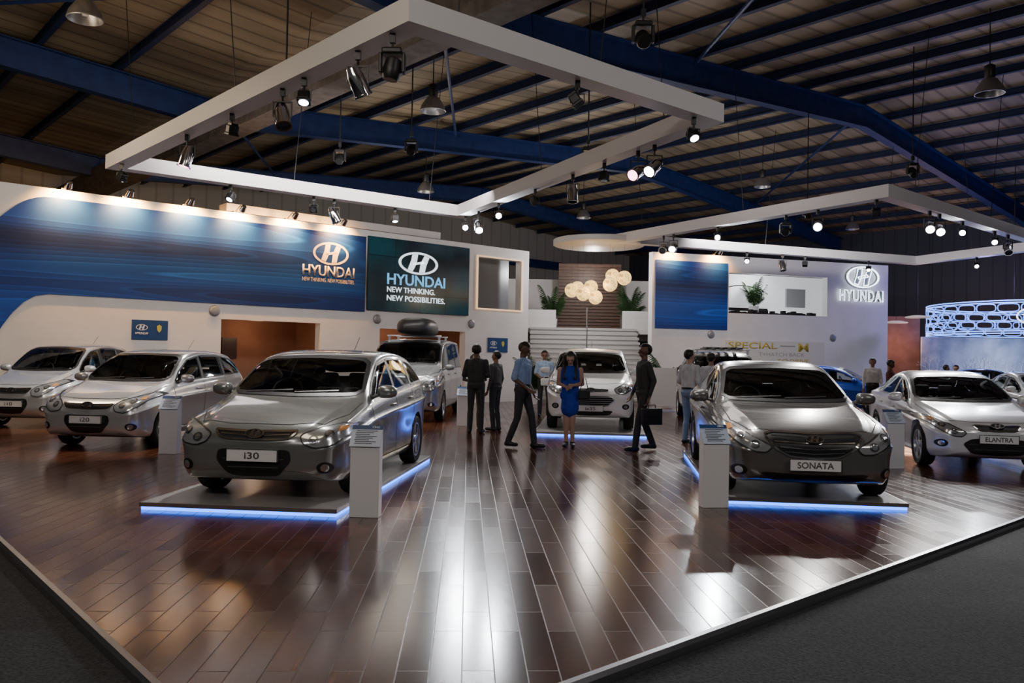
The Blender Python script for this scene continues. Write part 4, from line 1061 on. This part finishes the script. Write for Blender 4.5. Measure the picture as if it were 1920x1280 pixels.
def person(loc,th,label,pose={},h=1.75,skin=0,topm=None,legm=None,shoem=None,female=False,skirt=False,hair='short',tilt=0.,yaw=0.,vox=.010,sleeves=True):
    J={k:V(v) for k,v in BASE.items()}
    for k,v in pose.items(): J[k]=V(v)
    caps=[]
    def C(a,b,ra,rb,t): caps.append((V(a),V(b),ra,rb,t))
    sw=.9 if female else 1.
    p,c,n=J['pel'],J['ch'],J['nk']
    for s in(-1,1):
        C(c+V((s*.085*sw,0,.04)),p+V((s*.07,0,.08)),.105*sw,(.085 if female else .10),1)
        C(c+V((s*.13*sw,0,.09)),c+V((0,0,.10)),.062,.085,1)
    C(c+V((0,-.01,.0)),p+V((0,0,.08)),.118*sw,.108*sw,1)
    C(p+V((-.065,0,0)),p+V((.065,0,0)),.118,.118,1 if skirt else 2)
    if female:
        for s in(-1,1): C(c+V((s*.07,-.075,.0)),c+V((s*.07,-.085,-.01)),.058,.05,1)
    if skirt: C(p+V((0,0,.05)),p+V((0,0,-.23)),.14,.165,1)
    C(n+V((0,.0,-.06)),n+V((0,-.005,.09)),.056*sw,.05*sw,0)
    HR=Matrix.Rotation(yaw,3,'Z')@Matrix.Rotation(tilt,3,'X'); hb=n+V((0,0,.07))
    def hp(x,y,z): return hb+HR@V((x,y,z))
    C(hp(0,.012,.125),hp(0,-.005,.10),.090,.086,0); C(hp(0,-.02,.06),hp(0,-.045,.03),.068,.042,0)
    C(hp(0,-.088,.095),hp(0,-.108,.065),.009,.015,0)
    C(hp(-.03,-.084,.108),hp(.03,-.084,.108),.012,.012,0); C(hp(-.018,-.086,.035),hp(.018,-.086,.035),.009,.009,0)
    for s in(-1,1): C(hp(s*.082,.012,.10),hp(s*.086,.018,.065),.016,.012,0)
    if not female and sleeves:
        for s in(-1,1): C(n+V((s*.045,-.035,-.03)),n+V((s*.05,.03,.0)),.018,.018,1)
    for s,X in((1,'L'),(-1,'R')):
        sh,el,wr=J['sh'+X],J['el'+X],J['wr'+X]
        C(sh,el,.056*sw,.043*sw,1 if sleeves!=0 else 0)
        if sleeves=='half': C(sh.lerp(el,.6),sh.lerp(el,.92),.056,.056,1)
        C(el,wr,.042*sw,.027,1 if sleeves is True else 0)
        d=(wr-el).normalized(); up=V((0,-1,0)); sd=d.cross(up)
        if sd.length<.2: sd=d.cross(V((1,0,0)))
        sd.normalize(); fl=sd.cross(d).normalized()
        pc=wr+d*.085
        for k in(-.024,0,.024): C(wr+sd*k*.5,pc+sd*k,.018,.017,0)
        for i,k in enumerate((-.033,-.011,.011,.033)):
            L1=(.036,.042,.040,.032)[i]
            a0=pc+sd*k; a1=a0+d*L1+fl*.012; a2=a1+d*L1*.6+fl*.026
            C(a0,a1,.0105,.0098,0); C(a1,a2,.0098,.0085,0)
        t0=wr+d*.03-sd*.02*s; t1=t0+d*.035-sd*.034*s+fl*.01; t2=t1+d*.03-sd*.004*s+fl*.012; C(t0,t1,.014,.011,0); C(t1,t2,.011,.009,0)
        hq,kn,an=J['hp'+X],J['kn'+X],J['an'+X]
        lt=0 if skirt else 2; k=.92 if female else 1
        C(hq,kn,.090*k,.058*k,lt); C(kn,an,.058*k,.043*k if not skirt else .034,lt)
        if not skirt: C(kn.lerp(an,.3),an,.06,.052,lt)
        else: C(kn.lerp(an,.12)+V((0,.012,0)),kn.lerp(an,.5)+V((0,.01,0)),.05,.045,0)
        fd=V((.15*s,-1,0)).normalized(); toe=an+fd*.16+V((0,0,-.045)); toe.z=max(toe.z,.04) if an.z<.1 else toe.z
        C(an+V((0,.03,-.045)),toe,.043,.036,3); C(an+V((0,0,-.01)),an+V((0,0,-.04)),.045,.045,3)
    bm=bmesh.new()
    for a,b,ra,rb,t in caps: bm_capsule(bm,a,b,ra,rb)
    bmesh.ops.recalc_face_normals(bm,faces=bm.faces)
    sc_=h/1.75
    tmp=mesh_obj('body',bm); m1=tmp.modifiers.new('r','REMESH'); m1.mode='VOXEL'; m1.voxel_size=vox; m1.adaptivity=0
    m2=tmp.modifiers.new('s','SMOOTH'); m2.factor=.5; m2.iterations=3
    me=evald(tmp); tmp.modifiers.clear(); tmp.data=me
    nP=len(me.polygons); ctr=np.empty(nP*3); me.polygons.foreach_get('center',ctr); ctr=ctr.reshape(-1,3)
    best=np.full(nP,1e9); tag=np.zeros(nP,int)
    for a,b,ra,rb,t in caps:
        a=np.array(a);b=np.array(b);d=b-a; tt=np.clip(((ctr-a)@d)/max(1e-9,d@d),0,1)
        ds=np.linalg.norm(ctr-(a+tt[:,None]*d),axis=1)-(ra+(rb-ra)*tt)
        k=ds<best; best[k]=ds[k]; tag[k]=t
    me.materials.clear()
    for m_ in [M_skin[skin],topm,legm or M_skin[skin],shoem or M_black]: me.materials.append(m_)
    me.polygons.foreach_set('material_index',tag.astype(np.int32)); me.polygons.foreach_set('use_smooth',np.ones(nP,bool))
    zmin=min(v_.co.z for v_ in me.vertices)
    r=empty('person',loc,th); r.scale=(sc_,)*3; top(r,label,'person')
    tmp.parent=r; tmp.location=(0,0,-zmin)
    bm=bmesh.new(); bmesh.ops.create_uvsphere(bm,u_segments=20,v_segments=14,radius=1)
    for v_ in bm.verts: v_.co=V((v_.co.x*.097,v_.co.y*.108,v_.co.z*.100))
    dl=[v_ for v_ in bm.verts if (v_.co.y<-.03 and v_.co.z<.035) or (v_.co.z<-.03 and v_.co.y<.03)]
    bmesh.ops.delete(bm,geom=dl,context='VERTS')
    for v_ in bm.verts: v_.co=hp(v_.co.x,v_.co.y+.014,v_.co.z+.122)
    if hair=='long':
        for x in(-.06,-.03,0,.03,.06): bm_capsule(bm,hp(x,.07,.12),hp(x*1.25,.095,-.17),.045,.028)
        for s in(-1,1):
            bm_capsule(bm,hp(s*.082,-.015,.14),hp(s*.10,-.03,-.02),.034,.034)
            bm_capsule(bm,hp(s*.10,-.03,-.02),n+V((s*.10,-.13,-.20)),.034,.026)
    mesh_obj('hair',bm,M_hair,r,(0,0,-zmin),smooth=True)
    for s in(-1,1):
        bm=bmesh.new(); bmesh.ops.create_uvsphere(bm,u_segments=8,v_segments=6,radius=.010,matrix=Matrix.Translation(hp(s*.032,-.083,.092)))
        mesh_obj('eye',bm,mat('eye_dark',(.03,.02,.02),.2),r,(0,0,-zmin))
    if not female and not skirt and legm is not None:
        bm=bmesh.new()
        Mb=Matrix.Translation(p+V((0,0,.075)))@Matrix.Diagonal((1.36,1,1,1))
        bm_lathe(bm,[(.120,-.018),(.124,-.018),(.124,.018),(.120,.018)],24,Mb,True)
        mesh_obj('belt',bm,M_black,r,(0,0,-zmin),smooth=True)
    return r
def cloth(n,c,r=.8): return noise_mat(n,tuple(x*.8 for x in c),c,14,r,.5)
c_blk=cloth('black_cloth',(.032,.032,.037)); c_blu=cloth('steel_blue_shirt',(.28,.40,.66)); c_lblu=cloth('light_blue_shirt',(.42,.58,.82)); c_gry=cloth('pale_grey_shirt',(.60,.61,.65)); c_jean=cloth('blue_jeans',(.22,.31,.48)); c_dress=cloth('royal_blue_dress',(.01,.05,.45)); c_wht=cloth('white_shirt',(.75,.75,.77)); c_dgr=cloth('dark_grey_cloth',(.08,.08,.085)); c_khk=cloth('brown_cloth',(.12,.095,.07))
R_=math.radians
fold=dict(elL=(.25,.02,1.13),wrL=(.06,-.19,1.12),elR=(-.25,.02,1.13),wrR=(-.06,-.20,1.08))
person((-.70,16.8,0),R_(170),'person in black shirt and trousers standing, back turned',fold,1.80,0,topm=c_blk,legm=c_blk)
person((-.33,17.5,0),R_(-120),'person in dark clothes standing in conversation',{},1.68,1,topm=c_dgr,legm=c_blk)
person((-.78,17.9,0),R_(10),'person in dark top standing behind companions',fold,1.62,2,topm=c_blk,legm=c_khk,hair='long',female=True)
stride=dict(knL=(.10,-.12,.51),anL=(.10,-.17,.10),knR=(-.10,.04,.50),anR=(-.10,.20,.12))
person((.20,14.3,0),R_(62),'person in steel blue shirt and black trousers, looking down mid-step',dict(stride,elR=(-.22,.05,1.13),wrR=(-.12,-.14,.98),elL=(.24,.06,1.13),wrL=(.22,-.08,.90)),1.84,0,topm=c_blu,legm=c_blk,tilt=.35,sleeves='half')
person((.86,21.8,0),R_(0),'person in light blue shirt and black trousers holding a white bag',dict(elL=(.23,.02,1.13),wrL=(.12,-.22,1.05),elR=(-.23,.02,1.13),wrR=(-.10,-.22,1.02)),1.74,1,topm=c_lblu,legm=c_blk,sleeves='half')
bm=bmesh.new(); bm_box(bm,(0,0,0),(.30,.12,.20),None,.04)
bm_rod(bm,(-.08,0,.09),(-.05,0,.15),.008);bm_rod(bm,(.08,0,.09),(.05,0,.15),.008);bm_rod(bm,(-.05,0,.15),(.05,0,.15),.008)
top(mesh_obj('bag',bm,M_pot,None,(.90,21.37,.91)),'white bag held in both hands','bag')
person((1.02,14.5,0),R_(-8),'person in short royal blue dress with head bowed, long dark hair',dict(elL=(.215,.04,1.15),wrL=(.06,-.17,1.13),elR=(-.215,.04,1.15),wrR=(-.06,-.17,1.10),knL=(.05,-.03,.50),anL=(.055,.02,.11),knR=(-.06,-.02,.50),anR=(-.06,.03,.11),hpL=(.075,0,.92),hpR=(-.075,0,.92)),1.70,2,topm=c_dress,female=True,skirt=True,hair='long',tilt=.4,sleeves=0)
bm=bmesh.new(); bm_box(bm,(0,0,0),(.20,.07,.16),None,.02)
for s in(-1,1): bm_rod(bm,(s*.07,0,.07),(s*.02,0,.28),.007)
top(mesh_obj('handbag',bm,M_black,None,(1.25,14.33,.92),R_(-8)),'small black handbag at the side of the blue dress','handbag')
person((2.24,14.15,0),R_(-78),'person in dark jacket walking, seen from the side',dict(stride,elL=(.24,.08,1.14),wrL=(.24,.0,.88),elR=(-.24,.0,1.13),wrR=(-.22,-.12,.90)),1.84,0,topm=c_blk,legm=c_blk)
bm=bmesh.new(); bm_box(bm,(0,0,0),(.36,.08,.28),None,.02); bm_rod(bm,(-.06,0,.14),(-.06,0,.19),.008);bm_rod(bm,(.06,0,.14),(.06,0,.19),.008);bm_rod(bm,(-.06,0,.19),(.06,0,.19),.008)
top(mesh_obj('briefcase',bm,M_black,None,(2.33,13.86,.60),R_(12)),'black soft briefcase carried at arm length','briefcase')
person((3.28,15.4,0),R_(125),'person in pale grey shirt and blue jeans standing half turned away',dict(knL=(.12,-.06,.5),anL=(.15,-.05,.09),wrL=(.12,-.18,1.0),elL=(.25,.02,1.14)),1.76,2,topm=c_gry,legm=c_jean,sleeves='half')
person((4.1,17.2,0),R_(150),'person in grey shirt looking at the cars',{},1.72,1,topm=c_gry,legm=c_dgr,vox=.014)
person((10.0,23.2,0),R_(-20),'person in white shirt standing beside the blue car',{},1.70,1,topm=c_wht,legm=c_blk,vox=.016)
person((9.9,21.9,0),R_(60),'person in dark red-brown top bending towards a car',{},1.66,0,topm=cloth('maroon_cloth',(.14,.04,.04)),legm=c_blk,vox=.016,tilt=.3)
person((13.3,25.6,0),R_(90),'person in beige shirt standing among parked cars',{},1.55,2,topm=c_khk,legm=c_blk,vox=.016)
person((14.1,26.6,0),R_(-60),'person in blue shirt standing among parked cars',{},1.55,2,topm=c_lblu,legm=c_blk,vox=.016)

# ------------------------------------------------------------------ neighbouring stand
cx,cy,RR=21.1,33.2,4.2
M_rl=mat('blue_tube_light',(.3,.5,1),.4,0,(.14,.32,1),3.2)
ringo=empty('ring_sign',(cx,cy,0)); top(ringo,'round lattice ring sign of blue light tubes with silver letters','sign')
def ring_bm(z,r,seg=72):
    bm=bmesh.new(); prof=[(RR+r*math.cos(a),z+r*math.sin(a)) for a in np.linspace(0,2*math.pi,6,endpoint=False)]
    bm_lathe(bm,prof,seg,None,True); return bm
for z in (2.72,2.80,3.83,3.91): mesh_obj('light_tube',ring_bm(z,.022),M_rl,ringo)
bm=bmesh.new(); nk=34
for j in range(3):
    z0,z1=2.86+.32*j,2.86+.32*j+.29
    for k in range(nk):
        a=2*math.pi*(k+.5*(j%2))/nk; w_=2*math.pi/nk*.46
        P3=[]
        for t in np.linspace(0,2*math.pi,14,endpoint=False):
            ct,st_=math.cos(t),math.sin(t); f=lambda q:math.copysign(abs(q)**.55,q)
            P3.append(V((RR*math.cos(a+w_*f(ct)),RR*math.sin(a+w_*f(ct)),(z0+z1)/2+(z1-z0)/2*f(st_))))
        for i in range(14): bm_rod(bm,P3[i],P3[(i+1)%14],.02,5)
mesh_obj('ring_lattice',bm,mat('blue_tube_dim',(.2,.35,.8),.3,.3,(.12,.28,1),2.0),ringo)
bm=bmesh.new()
for k in range(4):
    a=math.pi*(k/2+.25); bm_rod(bm,(RR*math.cos(a),RR*math.sin(a),3.9),(RR*math.cos(a),RR*math.sin(a),8.9),.015,5)
mesh_obj('suspension_cables',bm,M_black,ringo)
M_let=mat('silver_letters',(.85,.87,.9),.3,.2,(.85,.9,1),2.2); M_letb=mat('letter_backing_dark',(.03,.04,.09),.5)  # dark larger copy backs each letter
for i,ch in enumerate('SUBARU'):
    a=-math.pi/2+(-.42+.19*i)
    for nm,rr,sz,m_ in(('letter_backing',.08,.86,M_letb),('letter',.22,.70,M_let)):
        mesh_obj(nm,text_mesh(ch,sz,sz,.10,.05),m_,ringo,(math.cos(a)*(RR+rr),math.sin(a)*(RR+rr),3.3),(math.pi/2,0,a+math.pi/2))
a=-math.pi/2-.66
bm=bmesh.new(); n=30
for k in range(n):
    a0=2*math.pi*k/n;a1=2*math.pi*(k+1)/n; bm_rod(bm,(.42*math.cos(a0),.27*math.sin(a0),.03),(.42*math.cos(a1),.27*math.sin(a1),.03),.03,5)
for x,y,s in((-.18,.05,.10),(.05,.10,.05),(.2,.07,.05),(.0,-.08,.05),(.15,-.1,.05),(.27,-.03,.045)):
    bm_prism(bm,[(x+s*(1 if k%2==0 else .35)*math.cos(math.pi*k/4),y+s*(1 if k%2==0 else .35)*math.sin(math.pi*k/4)) for k in range(8)],0,.05)
mesh_obj('emblem',bm,M_let,ringo,(math.cos(a)*(RR+.12),math.sin(a)*(RR+.12),3.32),(math.pi/2,0,a+math.pi/2))
M_winter=noise_mat('winter_backdrop',(.24,.28,.38),(.48,.53,.64),1.2,.7)
bd=box('backdrop_wall',(0,0,0),(7.2,.1,2.7),M_winter,None,0,(21.0,35.6,1.35)); top(bd,'pale blue winter forest backdrop','backdrop')
bm=bmesh.new(); rnd=random.Random(7)
def branch(p,d,L,r,k):
    q=p+d*L; bm_rod(bm,p,q,r,5,r*.6)
    if k>0:
        for s in(-1,1):
            ang=s*rnd.uniform(.25,.6); dd=V((d.x*math.cos(ang)-d.z*math.sin(ang),0,d.x*math.sin(ang)+d.z*math.cos(ang))); branch(q,dd.normalized(),L*.66,r*.6,k-1)
for i in range(7): branch(V((-3+i*1.0+rnd.uniform(-.2,.2),-.1,-1.3)),V((rnd.uniform(-.1,.1),0,1)).normalized(),.7,.035,5)
mesh_obj('bare_trees',bm,mat('pale_branches',(.75,.78,.85),.6),bd)
o=box('partition_wall',(16.6,36.6,1.8),(2.4,.12,3.6),M_brown); top(o,'dull brown partition of the neighbouring stand','partition')
for x,y,z in((15.55,33.9,3.2),(15.3,31.6,3.3),(15.0,35.0,3.05)):
    o=lathe('disc_lamp',[(.001,.08),(.2,.07),(.42,.02),(.45,0),(.42,-.02),(.001,-.03)],mat('disc_shade',(.7,.62,.6),.5,0,(1,.8,.75),.35),None,(x,y,z)); top(o,'flat round pendant lamp of the neighbouring stand','pendant lamp','disc lamps')
    rod('suspension_wire',(0,0,.08),(0,0,8.9-z),.006,M_black,o,5)
plight('neighbour_purple',(17.2,30.5,4.6),180,(.45,.35,1)); plight('neighbour_blue',(21.1,33.2,3.3),90,(.2,.4,1)); plight('neighbour_white',(20.5,34.2,1.6),100,(.8,.85,1))
plight('neighbour_warm',(16.8,35.4,2.4),60,(1,.5,.3)); plight('neighbour_warm_2',(20,40,3.4),200,(1,.6,.4))
plight('room_light',tuple(WL@V((-1.4,2.2,-1.2))),18,(1,.66,.42),.15); plight('room_light_2',tuple(WL@V((3.6,2.1,-1.2))),18,(1,.64,.42),.15)
plight('stair_fill',(2.8,29.6,4.8),300,(1,.97,.97),.2); plight('upper_light',(3.2,33.6,4.9),70,(1,.94,.88),.3); plight('niche_light',tuple(WR@V((5.2,4.6,-1.2))),80,(.95,.97,1),.2)  # the stair one is an unseen fill added to brighten the steps
def area(name,loc,aim,sz,e,c):
    l=bpy.data.lights.new(name,'AREA'); l.shape='RECTANGLE'; l.size=sz[0]; l.size_y=sz[1]; l.energy=e; l.color=c
    o=bpy.data.objects.new(name,l); o.location=loc; o.rotation_mode='QUATERNION'; o.rotation_quaternion=(V(aim)-V(loc)).to_track_quat('-Z','Y'); link(o); return o
area('hall_fill',(-4,-3,7.5),(-3,12,1.5),(5,1.0),270,(1,.94,.88)); area('hall_fill_2',(8,1,7.5),(7,14,1.5),(5,1.0),200,(1,.96,.92))  # unseen fill lights added behind the camera to brighten the car fronts
area('wall_wash',(-3.0,17.5,5.6),tuple(WL@V((-1,1.9,0))),(7,.3),230,(1,.94,.91)); area('wall_wash_2',(8.5,25,5.5),tuple(WR@V((5,2.5,0))),(6,.3),190,(1,.97,.98))  # unseen area lights added to brighten the white walls
plight('bounce_left',(-9,13,5.8),330,(1,.76,.50),1.0); plight('bounce_near',(-3,6,6.0),100,(1,.80,.56),1.0); plight('bounce_mid',(4,19,6.0),80,(.95,.85,.82),1.0); plight('bounce_right',(14,23,6.3),80,(.80,.76,.95),1.0)  # bounce points are added, unseen, imitating stray light from the stage fixtures
plight('bounce_near_right',(9,11,6.3),60,(.92,.84,.86),1.0)
plight('bounce_back',(-4,28.5,6.6),150,(1,.88,.70),1.0); plight('bounce_far',(4,40,6.0),230,(1,.93,.84),1.0)

w=bpy.data.worlds.new('World'); bpy.context.scene.world=w; w.use_nodes=True
w.node_tree.nodes['Background'].inputs[0].default_value=(.68,.65,.66,1); w.node_tree.nodes['Background'].inputs[1].default_value=.06

cam=bpy.data.cameras.new('Camera'); cam.sensor_width=36; cam.lens=1570/1920*36; cam.clip_end=200
co=bpy.data.objects.new('Camera',cam); link(co)
co.matrix_world=Matrix.Translation((0,0,1.55))@Matrix.Rotation(math.radians(90+1.02),4,'X')@Matrix.Rotation(math.radians(1.03),4,'Z')
bpy.context.scene.camera=co
